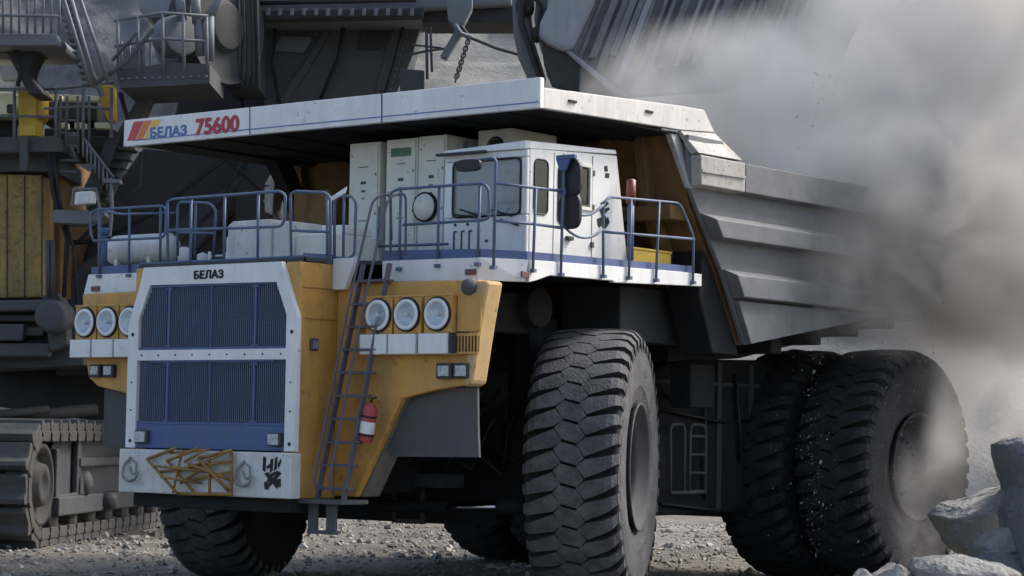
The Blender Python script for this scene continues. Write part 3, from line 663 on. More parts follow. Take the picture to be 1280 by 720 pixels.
T(MB().box(2.35, 3.25, CFY-.16, CFY-.08, 6.41, 6.45), 'sun_visor', 'plate', .01, parent=cab)
# windscreen with rubber seal
def rrect(x0, x1, z0, z1, r, n=5):
    pts = []
    for cx, cz, a0 in ((x1-r, z1-r, 0), (x0+r, z1-r, 90), (x0+r, z0+r, 180), (x1-r, z0+r, 270)):
        for k in range(n+1):
            a = R_(a0+90*k/n); pts.append((cx+r*math.cos(a), cz+r*math.sin(a)))
    return pts
m_ = MB().tube([(x, CFY-.006, z) for x, z in rrect(wx0+.005, wx1-.005, fz0+.005, fz1-.005, .09)], .016, 6, True); sl = T(m_, 'window_seal', 'black', 0, parent=cab)
T(MB().box(wx0, wx1, CFY+.02, CFY+.03, fz0, fz1), 'windscreen', 'glass', 0, parent=cab)
# interior
m_ = MB().box(CX0+.08, CX1-.2, -.45, -.42, 5.2, 6.38).box(2.75, 2.82, -1.2, -1.14, 5.2, 6.38); T(m_, 'cab_lining', 'cream', 0, parent=cab)
m_ = MB().box(3.05, 3.5, -1.0, -.85, 5.2, 6.1).box(3.05, 3.5, -1.5, -.9, 5.15, 5.35).box(3.15, 3.4, -.98, -.88, 6.1, 6.3); T(m_, 'driver_seat', 'flap', .04, parent=cab)
m_ = MB(); cx, cz = 3.52, 5.50; ring = [(cx+.26*math.cos(a), -1.78+.12*math.sin(a)*1, cz+.22*math.sin(a)) for a in [2*math.pi*k/24 for k in range(24)]]; m_.tube(ring, .024, 6, True).tube([ring[0], (cx, -1.75, cz-.05), ring[12]], .015).box(2.75, 3.3, -1.9, -1.6, 5.3, 5.60)
T(m_, 'steering_wheel', 'black', 0, parent=cab)
m_ = MB()
for a, b in (((566, 268), (600, 272)), ((602, 271), (575, 262)), ((640, 270), (612, 262)), ((648, 282), (625, 274))): m_.tube([P(*a, y=CFY-.05), P(*b, y=CFY-.05)], .014, 6)
T(m_, 'windscreen_wiper', 'black', 0, parent=cab)
m_ = MB()
for k in range(3):
    x = 2.60+.14*k; m_.box(x-.012, x+.012, CFY-.012, CFY, 5.05, 5.32).box(x, x+.05, CFY-.012, CFY, 5.31, 5.335)
for x, z in ((2.62, 5.42), (2.85, 5.42), (3.2, 5.17)): m_.cyl((x, CFY-.015, z), (x, CFY, z), .022, 8)
T(m_, 'cab_vent', 'flap', 0, parent=cab)
def side_glass(name, pts, mname='glassdark', r=.09):
    qs = [P(*q, x=CX1) for q in pts]; ys = [q.y for q in qs]; zs = [q.z for q in qs]
    pr = rrect(min(ys), max(ys), min(zs), max(zs), r)
    o = T(MB().yz(pr, CX1+.001, CX1+.006), name, mname, 0, parent=cab)
    T(MB().tube([(CX1+.006, y, z) for y, z in pr], .012, 6, True), 'seal', 'black', 0, parent=o)
side_glass('side_window', [(668, 198), (684, 269)]); side_glass('door_window', [(698, 205), (719, 282)])
side_glass('rear_side_window', [(723, 209), (734, 258)], r=.03)
q0, q1 = P(721, 204, x=CX1), P(737, 263, x=CX1)
m_ = MB()
for (y0, y1, z0, z1) in ((q0.y-.02, q1.y+.02, q1.z-.01, q1.z+.04), (q0.y-.02, q1.y+.02, q0.z-.04, q0.z+.01), (q1.y-.03, q1.y+.02, q1.z+.04, q0.z-.04), (q0.y-.02, q0.y+.03, q1.z+.04, q0.z-.04)): m_.box(CX1+.001, CX1+.03, y0, y1, z0, z1)
T(m_, 'window_frame', 'cream', .004, parent=cab)
m_ = MB(); ys = P(740, 250, x=CX1).y; m_.box(CX1+.0005, CX1+.004, ys-.008, ys+.008, 4.95, 6.5)
yd = P(692, 250, x=CX1).y; m_.box(CX1+.0005, CX1+.004, yd-.006, yd+.006, 4.95, 6.45)
T(m_, 'door_seam', 'flap', 0, parent=cab)
for z in (5.2, 5.75, 6.25): T(MB().box(CX1, CX1+.03, ys-.03, ys+.03, z-.04, z+.04), 'door_hinge', 'flap', 0, parent=cab)
q = P(710, 298, x=CX1); T(MB().box(CX1, CX1+.06, q.y-.07, q.y+.07, q.z-.03, q.z+.03), 'door_handle', 'rim', .01, parent=cab)
# dark decals on the rear of the cab side
def side_marks(polys, name):
    m_ = MB()
    for i, pl in enumerate(polys): m_.ext([P(*q, x=CX1+.002) for q in pl], (.0015+.0004*i, 0, 0))
    T(m_, name, 'dark', 0, parent=cab)
side_marks([[(755, 208), (759, 207), (760, 214), (756, 215)], [(757, 216), (762, 217), (761, 223), (756, 222)]], 'small_decal')
side_marks([[(750, 254), (757, 250), (761, 254), (757, 259), (752, 258)], [(748, 260), (756, 258), (758, 266), (752, 270)], [(754, 266), (758, 272), (756, 279), (751, 274)], [(746, 274), (752, 271), (755, 279), (749, 285), (747, 281)], [(755, 277), (760, 271), (762, 278), (757, 286), (753, 282)], [(752, 262), (761, 259), (762, 262), (755, 267)]], 'black_decal')
# warning lamp behind cab
q = P(789, 232, x=4.1); m_ = MB().lathe([(-.22, .0), (-.22, .075), (.12, .07), (.15, .0)], 20, (4.1, q.y, q.z-.04), 'z'); T(m_, 'red_beacon', 'orange_glass', 0)
T(MB().cyl((4.1, q.y, 4.85), (4.1, q.y, q.z-.15), .05, 12), 'beacon_post', 'blue', 0)

# ---- dump body
def zbt(y): return 3.88+.155*(y-3.04)
YT = 12.9
def fy(z):   # sloping front edge of the body sides
    pts = [(3.86, 3.04), (5.0, 2.33), (6.2, 1.40), (7.05, 1.36), (7.5, 1.36)]
    for (za, ya), (zc, yc) in zip(pts, pts[1:]):
        if z <= zc: return ya+(yc-ya)*(z-za)/(zc-za)
    return 1.36
body = T(MB().ext([(-4.26, fy(3.88), 3.88), (-4.26, YT, zbt(YT)), (-4.26, YT, zbt(YT)+.12), (-4.26, fy(3.88)+.05, 4.02)], (8.52, 0, 0)), 'dump_body', 'body', 0)
def B(mb, name, m__, bev=.012): return T(mb, name, m__, bev, parent=body)
B(MB().yz([(1.36, 7.02), (1.60, 6.05), (2.33, 5.0), (3.04, 3.88), (3.2, 3.95), (2.50, 5.1), (1.76, 6.1), (1.52, 7.02)], -4.2, 4.2), 'front_wall', 'rust', 0)
for x in (-3.6, -2.5, -1.4, -.3, .8, 1.9, 2.9, 3.55):
    B(MB().yz([(1.2, 7.0), (1.35, 6.0), (2.0, 4.9), (2.75, 3.9), (3.0, 3.9), (2.25, 5.0), (1.6, 6.05), (1.45, 7.0)], x-.09, x+.09), 'front_wall_rib', 'rust', .01)
B(MB().box(-4.1, 4.1, 1.28, 1.9, 5.72, 5.95), 'front_cross_beam', 'rust', .03)
for s in (-1, 1):
    def sx(a, b): return (s*a, s*b)
    y0 = lambda z: fy(z)
    # base plate
    B(MB().yz([(fy(7.0), 7.0), (fy(6.2), 6.2), (fy(5), 5.0), (fy(3.9), 3.88), (YT, zbt(YT)), (YT+.1, 6.68), (2.9, 6.68), (2.3, 7.0)], *sx(4.28, 4.36)), 'body_side', 'body')
    def rib(zb_, zt_, x_in, x_out, ye, nm, mt='body', ys=None, slope=.10):
        pr = [(x_in, zb_), (x_out, zb_+.03), (x_out, zt_-slope), (x_in, zt_)]
        A_ = [(s*x, (fy(z)+.03 if ys is None else ys), z) for x, z in pr]; Bp = [(s*x, ye, z) for x, z in pr]
        B(MB().loft(A_, Bp), nm, mt, .015)
    rib(6.20, 6.70, 4.363, 4.56, 2.66, 'upper_rim', 'bodywhite', slope=.02); rib(6.20, 6.70, 4.363, 4.555, YT, 'upper_rim', 'body', ys=2.68, slope=.02)
    B(MB().yz([(1.42, 6.42), (2.63, 6.44), (2.63, 6.48), (1.42, 6.46)], *sx(4.558, 4.585)), 'rim_bead', 'bodywhite', 0)
    rib(5.44, 5.84, 4.363, 4.60, YT, 'side_rib'); rib(4.57, 5.03, 4.363, 4.60, 8.3, 'side_rib')
    B(MB().ext([(s*4.365, fy(4.53)+.03, 4.55), (s*4.365, fy(3.9)+.02, 3.90), (s*4.365, 8.2, zbt(8.2)), (s*4.365, 8.2, 4.69), (s*4.365, 7.4, 4.555)], (s*.10, 0, 0)), 'lower_side', 'body')
    # canopy shoulder
    B(MB().loft([(s*4.16, 1.34, 7.06), (s*4.23, 1.34, 7.06), (s*4.23, 2.30, 7.13), (s*4.16, 2.30, 7.13)], [(s*4.38, 1.38, 6.70), (s*4.54, 1.38, 6.71), (s*4.54, 2.62, 6.72), (s*4.38, 2.62, 6.71)]), 'shoulder_panel', 'bodywhite')
    B(MB().loft([(s*4.05, 1.15, 7.05), (s*4.16, 1.15, 7.05), (s*4.16, 1.50, 7.05), (s*4.05, 1.5, 7.05)], [(s*4.3, 1.36, 6.18), (s*4.38, 1.36, 6.18), (s*4.38, 1.55, 6.18), (s*4.3, 1.55, 6.18)]), 'shoulder_gusset', 'bodywhite')
    B(MB().yz([(2.05, 5.3), (2.30, 5.05), (3.0, 3.92), (3.1, 3.72), (2.35, 3.72), (1.95, 4.6)], *sx(3.6, 4.20)), 'corner_bolster', 'chassis', .03)
    B(MB().yz([(2.9, 3.86), (2.9, 3.62), (5.0, 3.75), (8.6, 4.35), (8.6, 4.72), (5.8, 4.28)], *sx(2.4, 3.0)), 'floor_beam', 'chassis', .03)
for k in range(6):
    y = 4.3+k*1.25; B(MB().box(-4.15, 4.15, y-.17, y+.17, zbt(y)-.28, zbt(y)-.003), 'floor_rib', 'chassis', .03)
# canopy over the cab
CYF = -2.19
cano = MB().xz([(-4.24, 6.975), (4.24, 6.975), (4.24, 7.405), (-4.24, 7.405)], CYF, CYF+.10)
canopy = B(cano, 'canopy', 'white')
for s in (-1, 1):
    T(MB().yz([(CYF+.102, 6.98), (CYF+.102, 7.27), (1.35, 7.44), (1.98, 7.455), (2.28, 7.14), (1.32, 7.07)], s*4.13, s*4.235), 'canopy_side', 'white_dirty', .012, parent=canopy)
T(MB().yz([(CYF+.102, 7.20), (1.98, 7.37), (1.98, 7.30), (CYF+.102, 7.13)], -4.12, 4.12), 'canopy_floor', 'body', 0, parent=canopy)
mb = MB()
for x in (-3.4, -2.3, -1.2, 0, 1.2, 2.3, 3.4): mb.yz([(CYF+.2, 7.12), (CYF+.2, 6.98), (1.3, 6.95), (1.9, 7.2), (1.9, 7.29)], x-.1, x+.1)
for x in (-3.4, -1.2, 1.2): mb.ext([(x, .2, 6.95), (x, 1.5, 5.2), (x, 1.7, 5.3), (x, .6, 6.97)], (.25, 0, 0))
T(mb, 'canopy_rib', 'chassis', 0, parent=canopy)
T(MB().box(-4.18, 4.18, CYF+.12, 1.30, 7.00, 7.03), 'canopy_underside', 'chassis', 0, parent=canopy)
yF = CYF-.003
mb = MB().ext([P(166, 175, y=yF), P(166, 176.3, y=yF), P(674, 128, y=yF), P(674, 126.5, y=yF)], (0, -.003, 0)); T(mb, 'blue_stripe', 'txtblue', 0, parent=canopy)
def cpoly(pts, nm, mt): T(MB().ext([P(*q, y=yF) for q in pts], (0, -.003, 0)), nm, mt, 0, parent=canopy)
cpoly([(159, 176), (167.5, 152.3), (180, 151.2), (168.5, 175.4)], 'red_stripe', 'redstripe')
cpoly([(170, 175.3), (181, 151.1), (190, 150.3), (184, 162), (177.5, 174.7)], 'orange_stripe', 'orange')
cpoly([(179, 174.6), (186, 161.5), (191.5, 150.1), (201.5, 149.3), (197, 157), (190, 159.5), (186, 166), (185.5, 174)], 'yellow_stripe', 'ystripe')
cpoly([(476.6, 117), (478, 117), (478, 154), (476.6, 154)], 'panel_seam', 'dark'); cpoly([(311.8, 134), (312.8, 134), (312.8, 169), (311.8, 169)], 'panel_seam', 'dark')
a = P(187, 172.2, y=yF); b = P(237, 168, y=yF); up = Vector((0, 0, 1))
text_mesh('side_lettering', 'БЕЛАЗ', .21, 'txtblue', canopy, a+Vector((0, -.001, 0)), b-a, up, bold=.009, depth=.002, sx=1.24)
a = P(244, 168.5, y=yF); b = P(318, 161.5, y=yF)
text_mesh('model_number', '75600', .345, 'txtred', canopy, a+Vector((0, -.001, 0)), b-a, up, bold=.016, depth=.002, sx=1.12)
mb = MB()
for px, py in ((715, 127), (811, 140)):
    q = P(px, py, x=4.236); T(MB().box(4.236, 4.26, q.y-.09, q.y+.09, q.z-.015, q.z+.02), 'canopy_lug', 'dark', 0, parent=canopy)
# rock load heaped inside
def lump(name, cx, cy, sx_, sy_, z0, h, mname, seed, parent=None, n=60):
    bm = bmesh.new(); vs = {}
    for i in range(n+1):
        for j in range(n+1):
            u, v = i/n*2-1, j/n*2-1; x, y = cx+u*sx_, cy+v*sy_
            z = z0+h*(1-max(u*u, v*v)**1.5)*(.75+.5*noise.noise(Vector((x*.4, y*.4, seed))))+.28*noise.fractal(Vector((x*1.6, y*1.6, seed)), 1, 2, 4)
            pk = W(994, 205, 41.2); z = max(z, pk.z-.9*math.hypot(x-pk.x, y-pk.y)**1.3+.25*noise.noise(Vector((x*3, y*3, 1))))
            vs[i, j] = bm.verts.new((x, y, z))
    for i in range(n):
        for j in range(n): bm.faces.new((vs[i, j], vs[i+1, j], vs[i+1, j+1], vs[i, j+1]))
    me = bpy.data.meshes.new(name); bm.to_mesh(me); bm.free(); me.materials.append(M[mname]); o = bpy.data.objects.new(name, me); COL.objects.link(o); return o
o = lump('ore_load', 0, 7.4, 4.2, 5.2, 5.55, 1.5, 'debris', 3); tag(o, 'heaped load of blasted rock inside the dump body', 'rock load', kind='stuff')
# yellow box on the deck and fire extinguisher
q = P(812, 326, x=3.95)
e = empty('storage_box', (3.7, q.y, 4.86), 'small bright yellow box on the deck behind the side railing, right of the cab', 'box')
MB().box(-.3, .3, -.5, .5, .0, .34).build('box_body', 'cabyellow', e, .012); MB().box(-.31, .31, -.51, .51, .342, .38).build('lid', 'cabyellow', e, .008)
p0, p1 = P(464, 503, y=-3.72), P(456, 552, y=-3.72); d = (p0-p1).normalized(); L_ = (p0-p1).length
e = empty('fire_extinguisher', p1, 'red fire extinguisher with a white label strapped beside the front ladder', 'extinguisher')
r = .105
MB().lathe([(0, 0), (0, r*.9), (.03, r), (L_*.82, r), (L_*.92, r*.7), (L_*.97, r*.35), (L_, r*.3)], 20, (0, 0, 0), ax=d).build('cylinder', 'redp', e)
MB().lathe([(L_*.22, r+.004), (L_*.52, r+.004)], 20, (0, 0, 0), ax=d).build('paper_label', 'bezel', e)
MB().tube([d*L_, d*(L_+.05), d*(L_+.07)+Vector((.1, -.03, 0))], .016, 6).tube([d*L_+Vector((0, 0, .02)), Vector((.13, -.04, L_*.7)), Vector((.11, -.04, L_*.35))], .012, 6).build('valve_and_hose', 'black', e)
for t in (.15, .62): MB().lathe([(L_*t, r+.006), (L_*t+.03, r+.006)], 20, (0, 0, 0), ax=d).build('strap', 'dark', e)

# ================================================================== GROUND, PIT WALL
def ground_mat(name, c0, c1, sc_, bump, big=.15):
    ma = bpy.data.materials.new(name); ma.use_nodes = True; nt = ma.node_tree; L = nt.links.new; b = nt.nodes['Principled BSDF']
    tc = ND(nt, 'ShaderNodeTexCoord'); n1 = ND(nt, 'ShaderNodeTexNoise'); n1.inputs['Scale'].default_value = sc_; n1.inputs['Detail'].default_value = 12; n1.inputs['Roughness'].default_value = .75
    n2 = ND(nt, 'ShaderNodeTexNoise'); n2.inputs['Scale'].default_value = big; n2.inputs['Detail'].default_value = 6
    L(tc.outputs['Object'], n1.inputs['Vector']); L(tc.outputs['Object'], n2.inputs['Vector'])
    ad = ND(nt, 'ShaderNodeMath', operation='ADD'); L(n1.outputs['Fac'], ad.inputs[0]); L(n2.outputs['Fac'], ad.inputs[1])
    mr = ND(nt, 'ShaderNodeMapRange'); mr.inputs['From Min'].default_value = .82; mr.inputs['From Max'].default_value = 1.18; L(ad.outputs[0], mr.inputs['Value'])
    mx = ND(nt, 'ShaderNodeMix', data_type='RGBA'); mx.inputs['A'].default_value = (*c0, 1); mx.inputs['B'].default_value = (*c1, 1); L(mr.outputs['Result'], mx.inputs['Factor']); L(mx.outputs['Result'], b.inputs['Base Color'])
    b.inputs['Roughness'].default_value = .93; b.inputs['Specular IOR Level'].default_value = .2
    bp = ND(nt, 'ShaderNodeBump'); bp.inputs['Strength'].default_value = .8; bp.inputs['Distance'].default_value = bump; L(n1.outputs['Fac'], bp.inputs['Height']); L(bp.outputs['Normal'], b.inputs['Normal'])
    return ma
M['ground'] = ground_mat('pit_floor', (.085, .079, .07), (.26, .24, .21), 3.2, .16)
M['wall'] = ground_mat('pit_wall_rock', (.19, .178, .158), (.33, .312, .28), .35, .5, .05)
M['bank'] = ground_mat('dark_bank_rock', (.05, .052, .054), (.20, .20, .20), .8, .5, .1)
def sheet(name, x0, x1, y0, y1, n, fn, mname, kind='structure'):
    """grid in the view-aligned ground frame: X to the right, Y away"""
    bm = bmesh.new(); g = [[None]*(n+1) for _ in range(n+1)]; o0 = Vector((CAM.x, CAM.y, 0))
    for i in range(n+1):
        for j in range(n+1):
            X = x0+(x1-x0)*i/n; Y = y0+(y1-y0)*j/n; q = o0+RG*X+FG*Y; dx, dy, z = fn(X, Y, q)
            g[i][j] = bm.verts.new(q+RG*dx+FG*dy+Vector((0, 0, z)))
    for i in range(n):
        for j in range(n):
            f = bm.faces.new((g[i][j], g[i+1][j], g[i+1][j+1], g[i][j+1])); f.smooth = True
    bmesh.ops.recalc_face_normals(bm, faces=bm.faces)
    me = bpy.data.meshes.new(name); bm.to_mesh(me); bm.free(); me.materials.append(M[mname]); o = bpy.data.objects.new(name, me); COL.objects.link(o); o['kind'] = kind; return o
def gz(q): return .05*noise.fractal(q*.35, 1, 2, 3)+.03*noise.fractal(q*1.7, 1, 2, 3)
def gf_(X, Y, q):
    # the floor dips almost flat round the truck and stays level to the wall
    return 0, 0, gz(q)-.03
sheet('ground', -45, 55, 4, 84, 300, gf_, 'ground')
bm = bmesh.new(); vs = [bm.verts.new((x, y, -.25)) for x, y in ((-1500, -1500), (1500, -1500), (1500, 1500), (-1500, 1500))]; bm.faces.new(vs)
me = bpy.data.meshes.new('ground'); bm.to_mesh(me); bm.free(); me.materials.append(M['ground']); o = bpy.data.objects.new('ground', me); COL.objects.link(o); o['kind'] = 'structure'
def wallf(X, Y, q):
    # Y runs 0..1 up the face
    h = Y*60; bench = math.floor(h/13)*5; s = h*.85+bench+6*noise.fractal(Vector((X*.02, h*.02, 4)), 1, 2, 3)
    s += 1.4*noise.fractal(Vector((X*.12, h*.10, 7)), 1, 2, 5)-abs(X)*abs(X)*.0008
    return 0, 112+s-Y, h-.3
o = sheet('pit_wall', -90, 110, 0, 1, 170, wallf, 'wall')
def bankf(X, Y, q):
    h = Y*26*(1-.25*noise.noise(Vector((X*.05, 0, 2)))); fade = max(0., min(1., (6-X)/16)); h *= fade
    s = h*.75+2.2*noise.fractal(Vector((X*.15, h*.16, 1)), 1, 2, 6)
    return 0, 78+s-Y, h-.4

sheet('dark_bank', -45, 7, 0, 1, 130, bankf, 'bank')  # separate bank of darker rock before the left of the pit wall

# loose stones on the floor: one object
def hullrock(rnd, n=14, sx=1, sy=1, sz=1):
    bm = bmesh.new()
    for _ in range(n):
        v = Vector([rnd.gauss(0, 1) for _ in range(3)]).normalized()*rnd.uniform(.8, 1.05); bm.verts.new((v.x*sx, v.y*sy, v.z*sz))
    r = bmesh.ops.convex_hull(bm, input=bm.verts); bmesh.ops.delete(bm, geom=[v for v in bm.verts if not v.link_faces], context='VERTS'); return bm
rnd = random.Random(21)
protos = []
for k in range(6):
    b_ = hullrock(rnd, 11, 1, .8, .6); b_.verts.ensure_lookup_table(); protos.append(([v.co.copy() for v in b_.verts], [[v.index for v in f.verts] for f in b_.faces])); b_.free()
V, Fc = [], []
o0 = Vector((CAM.x, CAM.y, 0))
for k in range(13000):
    Y = rnd.uniform(31, 64); X = rnd.uniform(-.26, .26)*Y; q = o0+RG*X+FG*Y
    s = .026*math.exp(rnd.gauss(0, .62))*(1.3 if Y > 44 else 1); s = min(s, .22)
    vv, ff = protos[k % 6]; base = len(V); rot = Matrix.Rotation(rnd.uniform(0, 6.28), 3, 'Z')
    for c in vv: V.append(rot @ (c*s)+Vector((q.x, q.y, gz(q)-.03+s*.3)))
    Fc += [[i+base for i in f] for f in ff]
me = bpy.data.meshes.new('gravel'); me.from_pydata(V, [], Fc); me.materials.append(M['debris']); o = bpy.data.objects.new('gravel', me); COL.objects.link(o)
tag(o, 'loose gravel and stones strewn over the pit floor', 'gravel', kind='stuff')

V, Fc = [], []; rnd = random.Random(5)
for k in range(700):
    Y = rnd.uniform(29.5, 34.5); X = rnd.uniform(.155, .27)*Y-.0; q = o0+RG*X+FG*Y
    s = .05*math.exp(rnd.gauss(0, .6)); s = min(s, .24); h = max(0, (X/Y-.16)*9)*rnd.random()
    vv, ff = protos[k % 6]; base = len(V); rot = Matrix.Rotation(rnd.uniform(0, 6.28), 3, 'Z') @ Matrix.Rotation(rnd.uniform(0, 1), 3, 'X')
    for c in vv: V.append(rot @ (c*s)+Vector((q.x, q.y, gz(q)+s*.3+h)))
    Fc += [[i+base for i in f] for f in ff]
me = bpy.data.meshes.new('rock_rubble'); me.from_pydata(V, [], Fc); me.materials.append(M['debris']); o = bpy.data.objects.new('rock_rubble', me); COL.objects.link(o)
tag(o, 'broken stones and fines packed round the boulders', 'rubble', kind='stuff')
# boulders at the right edge
def boulder(px, py, d, wpx, hpx, deep, seed, label, mname='rockm', rot=0., n=13, outline=None):
    """px,py: centre in the view at distance d; size from the view; built as a solid angular block"""
    rnd = random.Random(seed); s = d/FPX; c = W(px, py, d)
    if outline:
        cx = sum(p[0] for p in outline)/len(outline); cy = sum(p[1] for p in outline)/len(outline); bm = bmesh.new()
        for p in outline:
            w = W(p[0], p[1], d); bm.verts.new(w-c+FG*rnd.uniform(-.1, .1)); bm.verts.new(w-c+FG*deep*rnd.uniform(.7, 1.)+(W(cx, cy, d)-w)*rnd.uniform(.0, .12))
            w2 = W(cx+(p[0]-cx)*.6, cy+(p[1]-cy)*.6, d); bm.verts.new(w2-c-FG*deep*.28*rnd.uniform(.5, 1))
        bmesh.ops.convex_hull(bm, input=bm.verts)
        bmesh.ops.delete(bm, geom=[v for v in bm.verts if not v.link_faces], context='VERTS')
    else:
        bm = hullrock(rnd, n); 
        for v in bm.verts: v.co = RG*v.co.x*wpx*s/2+FG*v.co.y*deep/2+Vector((0, 0, 1))*v.co.z*hpx*s/2
    bmesh.ops.bevel(bm, geom=bm.edges[:], offset=.02, segments=1, profile=.6, affect='EDGES')
    bmesh.ops.triangulate(bm, faces=bm.faces[:]); 
    for _ in range(3):
        bmesh.ops.subdivide_edges(bm, edges=[e for e in bm.edges if e.calc_length() > .09], cuts=1); bmesh.ops.triangulate(bm, faces=bm.faces[:])
    bm.normal_update()
    for v in bm.verts:
        q = v.co*2.2+Vector((seed, 0, 0)); v.co += v.normal*(.03*round(3*noise.fractal(q*.9, 1, 2, 2))/3*1.6+.012*noise.fractal(q*5, .7, 2, 4)-.06*max(0, noise.noise(q*1.6)-.25))
    bmesh.ops.recalc_face_normals(bm, faces=bm.faces)
    me = bpy.data.meshes.new('boulder'); bm.to_mesh(me); bm.free(); me.materials.append(M[mname])
    o = bpy.data.objects.new('boulder', me); COL.objects.link(o); o.location = c; tag(o, label, 'boulder', 'boulders piled at the right edge'); return o
boulder(0, 0, 33.5, 0, 0, 2.0, 1, 'large pale boulder with a flat sunlit top and blunt left nose', 'rockm', outline=[(1183, 648), (1200, 634), (1258, 609), (1280, 612), (1290, 660), (1262, 700), (1222, 700), (1204, 684)])
boulder(0, 0, 32.0, 0, 0, 1.6, 2, 'tall dark blue-grey boulder standing on its end, topmost at the right edge', 'rockdark', outline=[(1264, 556), (1276, 546), (1304, 545), (1314, 600), (1282, 640), (1274, 605)])
boulder(0, 0, 31.4, 0, 0, 1.6, 3, 'pale blue-grey boulder under the tall dark one, cut by the right edge', 'rockdark', outline=[(1272, 640), (1284, 610), (1320, 620), (1320, 715), (1278, 712)])
boulder(0, 0, 32.0, 0, 0, 1.0, 4, 'small wedge shaped boulder in front of the large flat topped one', 'rockm', outline=[(1226, 682), (1246, 664), (1272, 655), (1280, 690), (1262, 706), (1232, 704)])
boulder(0, 0, 30.6, 0, 0, 1.3, 5, 'long low pale boulder lying in front at the bottom edge', 'rockm', outline=[(1146, 712), (1160, 702), (1205, 696), (1250, 702), (1275, 718), (1270, 768), (1150, 768)])
boulder(0, 0, 31.0, 0, 0, .7, 6, 'small pointed pale boulder left of the long low one', 'rockm', outline=[(1088, 722), (1122, 705), (1140, 718), (1138, 766), (1090, 766)])
boulder(0, 0, 31.0, 0, 0, .5, 7, 'leftmost and smallest pale boulder at the bottom edge', 'rockm', outline=[(1066, 722), (1082, 711), (1092, 720), (1088, 766), (1070, 766)])
boulder(0, 0, 31.6, 0, 0, .9, 8, 'dark boulder wedged low under the small wedge shaped one', 'rockdark', outline=[(1222, 700), (1250, 690), (1282, 696), (1300, 768), (1225, 768)])

# ================================================================== ROPE SHOVEL behind the truck
SB = W(120, 672, 50); SB.z = 0
SH = empty('mining_shovel', SB, 'giant dark grey rope shovel behind the truck with crawler track, walkways and raised bucket', 'excavator')
def S(mb, name, m_, bev=.03, parent=None, **k):
    o = mb.build(name, m_, None, bev, **k)
    o.parent = parent or SH; o.matrix_parent_inverse = Matrix.Translation(-SB) if parent is None else Matrix.Identity(4)
    return o
def slab(mb, pts, d, th, d2=None):
    """outline seen at distance d, th metres thick (away from the viewer)"""
    a = [W(px, py, d if len(q) < 3 else q[2]) for q in pts for px, py in (q[:2],)]
    return mb.ext(a, FG*th)
def wt(mb, pts, r, d=None, n=8): return mb.tube([W(p[0], p[1], d if len(p) < 3 else p[2]) for p in pts], r, n)
def bolts(mb, a, b, n, d):
    mb.mat(1)
    for k in range(n):
        t = k/(n-1); c = W(a[0]+(b[0]-a[0])*t, a[1]+(b[1]-a[1])*t, d-.002); mb.lathe([(.01, .032), (-.04, .032), (-.045, 0)], 6, c, ax=FG)
    return mb
# crawler
g0 = W(52, 693, 46.0); g0.z = 0; g1 = W(215, 654, 57.5); g1.z = 0
dT = (g1-g0); LT = dT.length; dT.normalize(); wT = Vector((dT.y, -dT.x, 0))   # wT: to the right of travel
if wT.dot(RG) < 0: wT = -wT
RL = 1.18; WT = 1.75
def loop(t, r=RL):      # t along the loop -> (s, z, tangent angle)
    per = 2*LT+2*math.pi*r; t = t % per
    if t < LT: return t, 0.0, 0.
    t -= LT
    if t < math.pi*r: a = t/r; return LT+r*math.sin(a), r-r*math.cos(a), a
    t -= math.pi*r
    if t < LT: return LT-t, 2*r, math.pi
    t -= LT; a = t/r; return -r*math.sin(a), r+r*math.cos(a), math.pi+a
def place(s, z, w): return g0+dT*s+Vector((0, 0, z+.06))-wT*(w)
per = 2*LT+2*math.pi*RL; NS = 46; pl = per/NS
rnd = random.Random(9)
for k in range(NS):
    s, z, a = loop(k*pl+.2); t = dT*math.cos(a)+Vector((0, 0, math.sin(a))); nrm = -(Vector((0, 0, 1))*math.cos(a)-dT*math.sin(a))
    c = place(s, z, 0); mb = MB(); hl = pl*.47; j = rnd.uniform(-.015, .015)
    prof = [(-hl, .0), (-hl*.85, .10), (-hl*.2, .06), (hl*.2, .06), (hl*.6, .16), (hl*.9, .15), (hl, .0), (hl*.8, -.12), (-hl*.8, -.12)]
    mb.ext([c+t*p+nrm*(q+j) for p, q in prof], -wT*WT)
    # guide links at the inner edge with a hole between two cheeks
    for w0 in (-.02, .30):
        mb.ext([c+t*p-nrm*q-wT*w0 for p, q in ((-hl*1.05, .08), (hl*1.05, .08), (hl*.8, .30), (-hl*.8, .30))], -wT*.10)
    mb.cyl(c+t*hl-nrm*.14+wT*.05, c+t*hl-nrm*.14-wT*.45, .06, 8)
    S(mb, 'track_shoe', 'track', .012)
mb = MB()
fr = lambda pts, w, th: mb.ext([place(s, z, w) for s, z in pts], -wT*th)
fr([(.4, .55), (LT-.3, .55), (LT-.3, 1.5), (LT-1.5, 2.2), (1.8, 2.2), (.9, 1.6)], .25, 1.2)
fr([(1.3, .62), (3.2, .62), (3.2, 2.0), (2.9, 2.1), (2.9, .95), (1.6, .95), (1.5, 1.9), (1.3, 1.9)], .1, .14)
fr([(3.0, 1.5), (LT-1, 1.5), (LT-1, 1.7), (3.0, 1.7)], .05, .2)
fr([(1.2, .5), (LT-1, .5), (LT-1, .9), (1.2, .9)], .0, .25)
S(mb, 'track_frame', 'shovel', .04)
for s_, r_ in ((0.05, RL-.34), (LT-.2, RL-.34)):
    c = place(s_, RL, 0); mb = MB().lathe([(-.05, 0), (-.05, .2), (.0, .24), (.0, .42), (-.22, .48), (-.22, r_-.16), (-.04, r_-.10), (-.04, r_), (-1.3, r_), (-1.3, 0)], 40, c, ax=wT); S(mb, 'idler_wheel', 'shovel_dark', 0)
